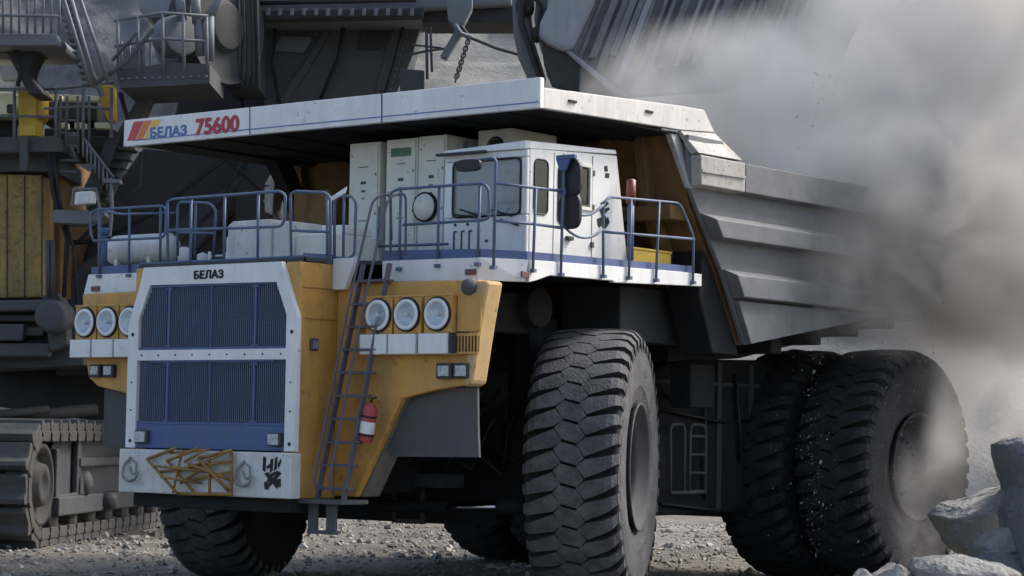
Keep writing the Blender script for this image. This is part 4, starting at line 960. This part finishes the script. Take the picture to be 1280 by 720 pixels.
for k in range(7):
    c = place(1.4+k*(LT-2.6)/6, .42, 0); mb = MB().lathe([(-.12, 0), (-.12, .12), (-.16, .15), (-.16, .33), (-1.2, .33)], 20, c, ax=wT); S(mb, 'track_roller', 'track', 0)
mb = MB(); c = place(3.3, 1.15, 0); mb.lathe([(.12, 0), (.12, .10), (.05, .24), (0, .26)], 20, c, ax=wT)
S(mb, 'frame_boss', 'track', 0)
for s_ in (4.9,): c = place(s_, .72, -.05); S(MB().lathe([(.2, 0), (.2, .16), (.0, .2), (-.1, .2)], 16, c, ax=wT), 'frame_boss', 'track', 0)
# cross carbody, turntable, deck beams
mb = MB(); slab(mb, [(-60, 384), (104, 380), (104, 456), (-60, 462)], 50, 5); slab(mb, [(100, 395), (300, 395), (300, 470), (130, 470), (104, 452)], 52, 5); bolts(mb, (112, 402), (290, 402), 16, 52); S(mb, 'revolving_frame', ['shovel', 'shovel_light'], 0)
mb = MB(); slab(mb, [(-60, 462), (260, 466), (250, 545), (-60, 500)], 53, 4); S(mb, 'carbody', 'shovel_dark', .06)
mb = MB()
for k, (y0, y1, x1) in enumerate(((392, 402, 60), (408, 420, 56), (428, 446, 62), (404, 426, 30))): slab(mb, [(-60+k, y0), (x1, y0+1), (x1-2, y1), (-60+k, y1)], 49.6-.1*k, .5)
slab(mb, [(-50, 376), (68, 374), (72, 388), (-50, 390)], 49.2, .8)
S(mb, 'frame_beam', 'shovel', .04)
mb = MB(); wt(mb, [(-30, 532, 50), (30, 520, 51), (120, 512, 52)], .14); wt(mb, [(-20, 520, 50), (60, 512, 51)], .1)
S(mb, 'grease_pipe', 'track', 0)
# machinery house: ochre panels
mb = MB(); slab(mb, [(-80, 216), (54, 218), (54, 372), (-80, 374)], 50, 7); hs = S(mb, 'machinery_house', 'house', .05)
mb = MB(); slab(mb, [(56, 192), (76, 192), (76, 372), (56, 374)], 51.2, 5); S(mb, 'house_end_wall', 'rust', .03)
mb = MB()
for k in range(5): slab(mb, [(-36+22*k, 219), (-35+22*k, 219), (-35+22*k, 371), (-36+22*k, 371)], 49.97, .04)
S(mb, 'panel_seam', 'shovel_dark', 0)
mb = MB(); slab(mb, [(-80, 172), (72, 170), (78, 184), (78, 190), (-80, 192)], 49.2, 2.2); slab(mb, [(-80, 194), (70, 194), (70, 214), (-80, 215)], 49.8, 3); slab(mb, [(24, 170), (34, 170), (34, 214), (24, 214)], 49.0, .3)
S(mb, 'walkway', 'shovel', .03)
mb = MB(); slab(mb, [(-80, 145), (22, 145), (22, 171), (-80, 171)], 50.5, 3); S(mb, 'winch_cover', 'shovel_dark', .04)
mb = MB(); slab(mb, [(-80, 114), (18, 115), (27, 124), (27, 132), (18, 143), (-80, 144)], 49.6, 1.2); S(mb, 'bright_duct', 'cream_bright', .05)
mb = MB(); slab(mb, [(22, 108), (45, 107), (45, 170), (24, 170)], 49.3, .8); slab(mb, [(33, 108), (51, 108), (51, 143), (45, 150), (33, 170)], 49.4, .9); S(mb, 'yellow_column', 'cabyellow', .03); mb = MB(); slab(mb, [(120, 106), (140, 106), (141, 150), (134, 150), (126, 130)], 50.4, .6); S(mb, 'yellow_column', 'cabyellow', .03)
for i, q in enumerate((((54, 118), (76, 118), (76, 125), (54, 125)), ((79, 118), (102, 119), (102, 126), (79, 125)), ((108, 119), (124, 120), (124, 126), (108, 126)), ((73, 153), (84, 153), (84, 160), (73, 160)), ((93, 153), (106, 153), (106, 160), (93, 160)), ((118, 153), (135, 153), (135, 160), (118, 160)))):
    mb = MB(); slab(mb, q, 50.4, .3); S(mb, 'bright_strip', 'cream_bright', .01)
mb = MB(); slab(mb, [(50, 126), (122, 127), (122, 152), (50, 152)], 51.2, 2); slab(mb, [(55, 160), (140, 160), (140, 192), (55, 192)], 51, 2); S(mb, 'drive_housing', 'shovel_dark', .04)
mb = MB()
rd = 49.0
for x in (-25, 18, 70, 104, 139): wt(mb, [(x, 110), (x, 172)], .035, rd)
wt(mb, [(-60, 112), (70, 111), (142, 103)], .035, rd); wt(mb, [(-60, 144), (70, 146)], .03, rd); wt(mb, [(55, 136), (104, 133), (140, 137)], .03, rd)
for x in (74, 82, 98, 112): wt(mb, [(x, 192), (x+(2 if x < 90 else -1), 120)], .03, 49.6)
for y in (150, 166, 182, 200, 214): wt(mb, [(74, y), (98, y+1)], .025, 49.6)
S(mb, 'walkway_railing', 'shovel_light', 0)
# upper left platform and strut
mb = MB(); slab(mb, [(-80, 40), (70, 42), (74, 50), (70, 57), (-80, 58)], 47.5, 2.5); S(mb, 'upper_platform', 'shovel_light', .04)
mb = MB(); slab(mb, [(-40, 58), (70, 58), (44, 66), (34, 90), (56, 118), (36, 118), (8, 66), (-40, 64)], 48.2, 1.0); S(mb, 'platform_bracket', 'shovel_dark', .05)
mb = MB()
for k in range(11): wt(mb, [(-26+k*10, -30), (-26+k*10, 42)], .028, 47.4)
wt(mb, [(-60, 18), (74, 20)], .035, 47.4); wt(mb, [(-60, -8), (74, -8)], .035, 47.4)
S(mb, 'platform_railing', 'shovel_light', 0)
# stair between platforms
mb = MB()
for (a, b) in (((68, -10), (128, 120)), ((86, -10), (120, 110))): wt(mb, [a, b], .055, 48)
for (a, b) in (((74, -20), (112, 104)), ((94, -20), (136, 104))): wt(mb, [a, b], .04, 47.7)
for k in range(15):
    t = k/14; x0 = 68+(102-68)*t; y0 = -8+t*112; slab(mb, [(x0, y0), (x0+17, y0), (x0+17, y0+1.4), (x0, y0+1.4)], 48, .45)
for k in range(4):
    t = .15+k*.25; wt(mb, [(74+38*t, -20+124*t), (70+42*t, 0+112*t)], .03, 47.8)
S(mb, 'steep_stair', 'shovel_light', 0)
mb = MB(); wt(mb, [(192, 36), (158, 78), (120, 104)], .05, 47.8); wt(mb, [(172, 40), (140, 76)], .04, 47.8); slab(mb, [(192, 112), (178, 112), (104, 236), (108, 262), (132, 250)], 49.6, .7); S(mb, 'diagonal_brace', 'shovel', .03)
mb = MB(); slab(mb, [(104, 236), (140, 160), (150, 168), (122, 250)], 49.3, .2)
for k in range(9): slab(mb, [(104+k*7, 250-k*11), (126+k*7, 252-k*11), (126+k*7, 255-k*11), (104+k*7, 253-k*11)], 49.4, .5)
S(mb, 'lower_stair', 'shovel_dark', .01)
# middle platform
mb = MB(); slab(mb, [(145, 88), (215, 78), (262, 80), (262, 104), (216, 107), (150, 110)], 48, 2.4); bolts(mb, (152, 99), (258, 96), 12, 48); S(mb, 'service_platform', ['shovel', 'shovel_light'], 0)
mb = MB()
for x, y in ((147, 24), (172, 20), (203, 16), (229, 18), (258, 20)): wt(mb, [(x, y), (x+1, 90)], .035, 47.9)
for y in (20, 52): wt(mb, [(143, y+6), (203, y-4), (260, y)], .032, 47.9)
for x in (152, 162, 180, 188): wt(mb, [(x, 52), (x, 100)], .03, 48.1)
S(mb, 'service_railing', 'shovel_light', 0)
mb = MB(); c = W(226, 44, 48.6); mb.lathe([(-.1, 0), (-.1, .42), (0, .45), (.5, .45), (.5, 0)], 32, c, ax=(FG-RG*.75)); S(mb, 'cable_drum', 'shovel_light', .01)
mb = MB(); 
for a, b in (((224, -10), (228, 26)), ((244, -10), (246, 30)), ((282, -12), (256, 28)), ((262, 20), (262, 76)), ((248, 25), (250, 70))): wt(mb, [a, b], .10, 48.4)
S(mb, 'drum_strut', 'shovel_light', 0)
mb = MB(); slab(mb, [(170, -20), (222, -20), (222, 18), (186, 24), (172, 12)], 50, 1.5); slab(mb, [(190, 38), (216, 34), (232, 80), (205, 82), (192, 70)], 49.6, .8); S(mb, 'motor_casing', 'bucket', .1)
# dark rough counterweight column
mb = MB(); slab(mb, [(276, -40), (322, -40), (324, 112), (284, 112), (272, 90)], 50.9, 1.6); c = W(276, 34, 50.2); axs = (FG*.55-RG*.85)
mb.lathe([(-.25, 0), (-.25, .5), (-.12, .6), (-.12, 1.15), (-.2, 1.28), (.25, 1.28), (.2, 1.15), (.6, 1.1), (.6, 0)], 36, c, ax=axs)
for k in range(7): wt(mb, [(284+6*k, -20), (286+6*k, 50), (281+7*k, 108)], .045, 50.5)
S(mb, 'hoist_gear', 'shovel_dark', .03)
# big sloping boom foot plates
mb = MB(); slab(mb, [(50, 470), (130, 250), (190, 168), (262, 104), (330, 104), (520, 190), (470, 420), (330, 480)], 54, 3.0); S(mb, 'boom_foot', 'shovel', .1)
mb = MB(); slab(mb, [(262, -40), (322, 20), (322, 110), (356, 130), (250, 180), (216, 150)], 53.2, 2.0); S(mb, 'boom_dark_web', 'shovel_dark', .1)  # web plate in the dark steel, left of the boom plate
mb = MB(); slab(mb, [(322, 20), (528, 22), (514, 74), (493, 122), (488, 220), (300, 240), (330, 130)], 53, 1.6); bolts(mb, (332, 32), (516, 34), 22, 53); bolts(mb, (508, 44), (488, 112), 9, 53); bolts(mb, (402, 34), (350, 118), 10, 53); S(mb, 'boom_plate', ['shovel', 'shovel_light'], 0)
mb = MB(); slab(mb, [(412, 26), (420, 26), (390, 80), (352, 140), (338, 140), (380, 78)], 52.9, .25); slab(mb, [(494, 26), (497, 26), (468, 130), (464, 130)], 52.95, .12); slab(mb, [(355, 34), (360, 34), (336, 90), (331, 90)], 52.95, .12); S(mb, 'boom_rib', 'shovel', .02)
mb = MB(); slab(mb, [(312, -60), (640, -60), (640, 6), (529, 12), (528, 22), (322, 24), (314, 8)], 51.5, 2.0); S(mb, 'dipper_handle', 'shovel_light', .06)
mb = MB(); slab(mb, [(312, 13), (529, 9), (529, 20), (322, 24), (314, 23)], 51.2, .5); slab(mb, [(580, 2), (648, 4), (648, 28), (528, 28), (530, 8)], 51.8, 1.5); S(mb, 'handle_rack', 'shovel_dark', .03)
mb = MB(); slab(mb, [(118, 436), (190, 300), (330, 200), (352, 200), (235, 320), (170, 470)], 53.3, .5); S(mb, 'boom_rib', 'shovel', .05)
mb = MB(); slab(mb, [(60, 380), (100, 330), (150, 300), (170, 330), (150, 400), (160, 470), (70, 470)], 52.4, .6); S(mb, 'cover_plate', 'shovel_light' if 0 else 'shovel', .06)
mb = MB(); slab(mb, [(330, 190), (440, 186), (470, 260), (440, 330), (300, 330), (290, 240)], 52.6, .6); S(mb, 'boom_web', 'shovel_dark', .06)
mb = MB(); wt(mb, [(78, 304), (110, 302), (150, 288), (200, 262), (245, 226), (285, 196)], .06, 52.3); wt(mb, [(275, 192), (330, 240), (345, 290)], .05, 52.3); S(mb, 'power_cable', 'dark', 0)
mb = MB(); c = W(64, 395, 49.0); mb.lathe([(-.1, 0), (-.1, .3), (0, .36), (.9, .36)], 24, c, ax=FG); c = W(60, 420, 49); slab(mb, [(52, 370), (72, 366), (84, 388), (84, 430), (62, 440)], 49.4, .8); S(mb, 'slew_motor', 'shovel', .04)
# floodlight
mb = MB(); slab(mb, [(94, 240), (116, 238), (119, 242), (117, 254), (92, 256)], 48.6, .25); h = S(mb, 'floodlight', 'bezel', .02)
mb = MB(); slab(mb, [(99, 242), (113, 241), (111, 253), (97, 254)], 48.58, .02); S(mb, 'lens', 'alu', 0, parent=h)
mb = MB(); wt(mb, [(90, 258), (92, 236), (120, 236), (124, 258), (124, 330)], .035, 48.6); wt(mb, [(139, 226), (140, 260), (137, 296)], .04, 48.6); slab(mb, [(128, 223), (150, 224), (150, 229), (128, 228)], 48.5, .3)
slab(mb, [(66, 262), (130, 264), (132, 270), (110, 280), (66, 278)], 48.8, 1.0); S(mb, 'lamp_bracket', 'shovel_light', .01)
# bolts rows, joints, hoses and handrails that break up the big plates
rnd = random.Random(31)
for (pts, d, r_) in ((((100, 300), (140, 262), (175, 230), (176, 190)), 49.4, .045), (((60, 186), (66, 240), (84, 300), (80, 372)), 49.3, .05), (((66, 186), (74, 250), (92, 310), (96, 380)), 49.3, .035),
        (((300, 112), (308, 180), (280, 250), (200, 330), (150, 420)), 52.2, .05), (((345, 30), (340, 80), (352, 140)), 52.7, .04), (((430, 30), (424, 70), (400, 125)), 52.7, .05), (((505, 30), (492, 80), (480, 120)), 52.7, .035),
        (((318, 4), (420, 2), (520, 0)), 51.3, .05), (((150, 116), (160, 150), (150, 180)), 48.8, .05), (((20, 62), (26, 90), (22, 108)), 48.0, .05)):
    S(MB().tube([W(x, y, d) for x, y in pts], r_, 8), 'hydraulic_hose', 'dark', 0)
for (q, d, mt) in ((((352, 44), (392, 46), (380, 66), (342, 64)), 52.9, 'shovel_light'), (((452, 40), (486, 41), (478, 62), (446, 61)), 52.9, 'shovel_dark'), (((108, 404), (128, 405), (128, 440), (108, 440)), 51.9, 'shovel_dark'), (((60, 224), (72, 224), (72, 262), (60, 262)), 51.1, 'shovel_dark'),
        (((8, 130), (18, 130), (18, 141), (8, 141)), 49.5, 'plate'), (((82, 168), (96, 168), (96, 186), (82, 186)), 50.9, 'shovel_light'), (((110, 170), (132, 170), (132, 184), (110, 184)), 50.9, 'plate'), (((152, 60), (176, 58), (176, 86), (152, 88)), 48.6, 'shovel_light'), (((2, 70), (30, 70), (30, 100), (2, 100)), 51, 'shovel_light')):
    mb = MB(); slab(mb, q, d, .25); S(mb, 'access_panel', mt, .03)
mb = MB()
for k in range(14):
    x = 318+k*15; slab(mb, [(x, 10), (x+5, 10), (x+4, 19), (x-1, 19)], 51.1, .1)
S(mb, 'rack_teeth', 'shovel_light', .01)
for (x, y0, y1) in ((60, 300, 372), (66, 300, 372)): S(MB().cyl(W(x, y0, 49.2), W(x, y1, 49.2), .05, 8), 'drain_pipe', 'shovel', 0)
mb = MB()
for k in range(8): wt(mb, [(104+k*5, 196+k*7), (104+k*5, 172+k*7)], .025, 49.2)
wt(mb, [(104, 172), (142, 222)], .03, 49.2); S(mb, 'stair_handrail', 'shovel_light', 0)

# suspended hook, chain and cables in the light gap
mb = MB(); slab(mb, [(556, -20), (592, -20), (590, 10), (580, 30), (570, 34), (560, 24)], 50.5, .5); slab(mb, [(573, 30), (582, 36), (558, 74), (550, 70)], 50.5, .3); wt(mb, [(568, 30), (576, 42), (586, 46)], .06, 50.4); S(mb, 'sheave_hook', 'shovel_light', .04)
mb = MB()
for k in range(13):
    t = k/12; x, y = 586-t*16, 48+t*51; c = W(x, y, 50.3); w = .05
    ax = (W(584, 50, 50.3)-W(570, 99, 50.3)).normalized(); sd = RG if k % 2 else FG
    mb.tube([c+ax*.055*math.sin(a)*1.3+sd*w*math.cos(a) for a in [R_(45*j) for j in range(8)]], .018, 6, True)
S(mb, 'hanging_chain', 'chain', 0)
mb = MB(); wt(mb, [(576, 32), (588, 47), (620, 60), (652, 69)], .04, 50.5); wt(mb, [(533, 34), (534, 99)], .035, 51); wt(mb, [(538, 34), (540, 90)], .03, 51); wt(mb, [(506, 70), (532, 64), (560, 60)], .03, 51); wt(mb, [(515, 56), (552, 60)], .025, 51); slab(mb, [(500, 86), (530, 88), (530, 112), (500, 112)], 51, .4)
S(mb, 'hanging_cable', 'chain', .005)
# bucket hinge and bucket over the truck body
mb = MB(); slab(mb, [(640, -20), (672, -20), (664, 18), (668, 52), (684, 102), (664, 102), (648, 66), (642, 36)], 47.5, .8); slab(mb, [(672, -10), (700, -10), (686, 30), (690, 60), (700, 84), (690, 92), (676, 58), (668, 20)], 47.2, .5); S(mb, 'bucket_arm', 'shovel_light', .08)
mb = MB(); c = W(656, 6, 47.2); mb.lathe([(-.05, 0), (-.05, .16), (0, .2), (.6, .2)], 20, c, ax=FG); c = W(672, 40, 47.1); mb.lathe([(-.05, 0), (-.05, .1), (0, .13), (.6, .13)], 16, c, ax=FG); wt(mb, [(650, -10), (652, 30), (662, 60), (676, 98)], .07, 47.1); wt(mb, [(664, -10), (676, 8), (672, 40), (690, 80)], .05, 47.1); S(mb, 'hinge_pin', 'shovel_dark', .01)
cur = [(690, -40), (684, 10), (675, 28), (674, 44), (684, 54), (704, 64), (716, 62), (742, 6), (756, -40)]
mb = MB(); slab(mb, cur, 44.4, .5); bk = S(mb, 'bucket_door', 'bucket', .10)
mb = MB(); mb.loft([W(x, y, d) for x, y, d in ((700, -50, 44.8), (676, 56, 44.8), (684, 100, 44.8), (780, 124, 44.8), (900, 116, 44.6), (1050, 80, 44.8), (1110, -50, 44.8))], [W(x, y, d) for x, y, d in ((700, -50, 48), (676, 50, 48), (690, 90, 48), (780, 108, 48), (900, 90, 48), (1050, 60, 48), (1110, -50, 48))]); S(mb, 'bucket_shell', 'bucketrib', .08)
mb = MB(); slab(mb, [(676, 48), (706, 66), (716, 64), (770, 122), (690, 108), (680, 80)], 44.6, .15); S(mb, 'bucket_lip_plate', 'shovel_dark', .03)
mb = MB(); slab(mb, [(704, 62), (712, 62), (784, 120), (772, 123)], 44.5, .25); S(mb, 'bucket_wear_bar', 'bucket', .04)
rnd = random.Random(8)
for k in range(30):
    x = 762+k*11+rnd.uniform(-4, 4); w_ = rnd.choice((2.5, 5, 7, 9)); y1 = 116-k*1.6-rnd.choice((0, 0, 14, 40)); f1 = (y1+50)/166
    a = [(x, -50), (x+w_, -50), (x+w_-64*f1, y1), (x-66*f1, y1)]
    mb = MB(); slab(mb, a, 44.72-rnd.uniform(0, .10), .3); S(mb, 'bucket_rib', rnd.choice(('bucketrib', 'bucketrib', 'bucket', 'shovel_light')), .02)

# ================================================================== DUST AND FALLING ROCK
V, Fc = [], []; rnd = random.Random(77)
for k in range(900):
    r_ = rnd.random()
    if r_ < .55:
        px = 1016+rnd.gauss(0, 12)+(rnd.random() < .3)*rnd.uniform(-60, 120); py = rnd.uniform(340, 700); d = rnd.uniform(36.0, 38.0); s = .007*math.exp(rnd.gauss(0, .6))
    elif r_ < .75: px = rnd.gauss(1135, 26); py = rnd.uniform(360, 700); d = rnd.uniform(35.5, 37.5); s = .008*math.exp(rnd.gauss(0, .5))
    else: py = rnd.uniform(90, 210); px = 1000+(200-py)*.3+rnd.gauss(0, 16); d = rnd.uniform(40, 42); s = .008*math.exp(rnd.gauss(0, .6))
    s = min(s, .09); c0_ = W(px, py, d); vv, ff = protos[k % 6]; base = len(V); st = rnd.uniform(1, 2.6)
    for c in vv: V.append(c0_+Vector((c.x*s, c.y*s, c.z*s*st)))
    Fc += [[i+base for i in f] for f in ff]
me = bpy.data.meshes.new('falling_rubble'); me.from_pydata(V, [], Fc); me.materials.append(M['debris']); o = bpy.data.objects.new('falling_rubble', me); COL.objects.link(o)
tag(o, 'small rubble falling through the dust off the body side and past the rear tyre', 'rubble', kind='stuff')

def dust(name, blobs, box, col, dens, scale, label, lo=.38, hi=.66, aniso=.2, dist=1.2, stretch=(1, 1, 1), rough=.62):
    ma = bpy.data.materials.new(name); ma.use_nodes = True; nt = ma.node_tree; L = nt.links.new
    nt.nodes.remove(nt.nodes['Principled BSDF']); pv = ND(nt, 'ShaderNodeVolumePrincipled'); L(pv.outputs[0], nt.nodes['Material Output'].inputs['Volume'])
    pv.inputs['Color'].default_value = (*col, 1); pv.inputs['Anisotropy'].default_value = aniso
    tc = ND(nt, 'ShaderNodeTexCoord'); acc = None
    # domain warp so that the puffs have no round edges
    nz = ND(nt, 'ShaderNodeTexNoise'); nz.inputs['Scale'].default_value = .28; nz.inputs['Detail'].default_value = 3; L(tc.outputs['Object'], nz.inputs['Vector'])
    sub = ND(nt, 'ShaderNodeVectorMath', operation='SUBTRACT'); L(nz.outputs['Color'], sub.inputs[0]); sub.inputs[1].default_value = (.5, .5, .5)
    ma_ = ND(nt, 'ShaderNodeVectorMath', operation='MULTIPLY_ADD'); L(sub.outputs[0], ma_.inputs[0]); ma_.inputs[1].default_value = (dist*3,)*3; L(tc.outputs['Object'], ma_.inputs[2])
    for (c, r, w) in blobs:
        s1 = ND(nt, 'ShaderNodeVectorMath', operation='SUBTRACT'); L(ma_.outputs[0], s1.inputs[0]); s1.inputs[1].default_value = c
        s2 = ND(nt, 'ShaderNodeVectorMath', operation='DIVIDE'); L(s1.outputs[0], s2.inputs[0]); s2.inputs[1].default_value = r
        s3 = ND(nt, 'ShaderNodeVectorMath', operation='LENGTH'); L(s2.outputs[0], s3.inputs[0])
        mr = ND(nt, 'ShaderNodeMapRange', interpolation_type='SMOOTHSTEP'); mr.inputs['From Min'].default_value = 1.; mr.inputs['From Max'].default_value = .25; mr.inputs['To Max'].default_value = w; L(s3.outputs['Value'], mr.inputs['Value'])
        if acc is None: acc = mr.outputs['Result']
        else:
            ad = ND(nt, 'ShaderNodeMath', operation='MAXIMUM'); L(acc, ad.inputs[0]); L(mr.outputs['Result'], ad.inputs[1]); acc = ad.outputs[0]
    mp = ND(nt, 'ShaderNodeMapping'); mp.inputs['Scale'].default_value = stretch; L(tc.outputs['Object'], mp.inputs['Vector'])
    n2 = ND(nt, 'ShaderNodeTexNoise'); n2.inputs['Scale'].default_value = scale; n2.inputs['Detail'].default_value = 7; n2.inputs['Roughness'].default_value = rough; n2.inputs['Distortion'].default_value = .6; L(mp.outputs['Vector'], n2.inputs['Vector'])
    m2 = ND(nt, 'ShaderNodeMapRange'); m2.inputs['From Min'].default_value = lo; m2.inputs['From Max'].default_value = hi; L(n2.outputs['Fac'], m2.inputs['Value'])
    mu = ND(nt, 'ShaderNodeMath', operation='MULTIPLY'); L(acc, mu.inputs[0]); L(m2.outputs['Result'], mu.inputs[1])
    mv = ND(nt, 'ShaderNodeMath', operation='MULTIPLY'); L(mu.outputs[0], mv.inputs[0]); mv.inputs[1].default_value = dens; L(mv.outputs[0], pv.inputs['Density'])
    x0, x1, y0, y1, z0, z1 = box
    oc = Vector((CAM.x, CAM.y, 0)); mb = MB().ext([oc+RG*a+FG*b+Vector((0, 0, z0)) for a, b in ((x0, y0), (x1, y0), (x1, y1), (x0, y1))], (0, 0, z1-z0)); me = bpy.data.meshes.new(name); bmesh.ops.recalc_face_normals(mb.bm, faces=mb.bm.faces); mb.bm.to_mesh(me); mb.bm.free(); me.materials.append(ma)
    o = bpy.data.objects.new(name, me); COL.objects.link(o); tag(o, label, 'dust', kind='stuff'); return o
DUST_ON = True
if DUST_ON:
    V3 = lambda px, py, d: tuple(W(px, py, d))
    dust('dust_cloud', [(V3(1250, 30, 42.5), (5.6, 4.5, 5.2), 1.), (V3(1030, 120, 42), (4.6, 3.2, 2.1), .75), (V3(1270, 260, 41), (4.2, 4.0, 3.8), 1.), (V3(880, 140, 42), (3.4, 2.6, 1.3), .26), (V3(960, 175, 41.5), (2.0, 2.2, 1.2), .4), (V3(1300, 430, 42), (3.0, 4.0, 2.8), .28), (V3(1075, 240, 40.0), (2.6, 3.0, 1.9), .6), (V3(1190, 440, 37.6), (.6, .9, 1.7), .34), (V3(1160, 545, 36.6), (.5, .7, 1.5), .34), (V3(1130, 650, 35.8), (.7, .7, 1.3), .42), (V3(1175, 500, 37), (.5, .7, 1.6), .36)],
         (1.2, 12.5, 34.6, 48.5, -.1, 15), (.98, .952, .912), 3.2, .75, 'pale dust cloud billowing over the rear of the dump body and beside the rear tyre', stretch=(1, 1, .8), lo=.41, hi=.66, aniso=.3, rough=.68, dist=1.0)
    dust('shaded_dust', [(V3(1130, 290, 38.6), (3.6, 2.4, 2.3), 1.), (V3(1050, 350, 37.8), (2.2, 1.6, 1.5), .7), (V3(1240, 330, 39.5), (2.8, 2.6, 2.0), 1.), (V3(1190, 430, 37.5), (1.2, 1.2, 1.5), .25), (V3(1170, 600, 36.2), (1.0, .9, 1.9), .22)],
         (2.8, 11.5, 34.8, 43.5, .4, 8.6), (.70, .67, .625), 2.4, .95, 'shaded dust rolling down the side of the dump body tail, coloured darker', lo=.38, hi=.62, rough=.66, dist=.8)  # shade in the cloud put into this dust's darker colour

# ================================================================== LIGHT
SUN_EL, SUN_AZ = 45, 0   # azimuth below is measured as direction to the sun
sd = (Vector((.44, .85, 0)).normalized()*math.cos(R_(SUN_EL))+Vector((0, 0, math.sin(R_(SUN_EL)))))
su = bpy.data.lights.new('sun', 'SUN'); su.energy = 2.5; su.angle = R_(16); su.color = (1, .95, .87)
so = bpy.data.objects.new('sun', su); COL.objects.link(so); so.rotation_euler = sd.to_track_quat('Z', 'Y').to_euler()
w = bpy.data.worlds.new('World'); sc.world = w; w.use_nodes = True; nt = w.node_tree
sky = nt.nodes.new('ShaderNodeTexSky'); sky.sky_type = 'NISHITA'; sky.sun_disc = False; sky.sun_elevation = R_(SUN_EL); sky.sun_rotation = math.atan2(sd.x, sd.y)
sky.air_density = 1.0; sky.dust_density = 3.0; sky.ozone_density = 1.0
nt.links.new(sky.outputs[0], nt.nodes['Background'].inputs['Color']); nt.nodes['Background'].inputs['Strength'].default_value = .15

sc.view_settings.view_transform = 'Standard'; sc.view_settings.look = 'None'; sc.view_settings.gamma = 1; sc.view_settings.exposure = 0.9
sc.render.engine = 'CYCLES'; cy = sc.cycles
cy.use_denoising = True; cy.max_bounces = 6; cy.diffuse_bounces = 3; cy.glossy_bounces = 2; cy.transmission_bounces = 2; cy.volume_bounces = 4; cy.transparent_max_bounces = 8
cy.volume_step_rate = .65; cy.volume_max_steps = 160; cy.use_adaptive_sampling = True; cy.adaptive_threshold = .03
cy.caustics_reflective = False; cy.caustics_refractive = False
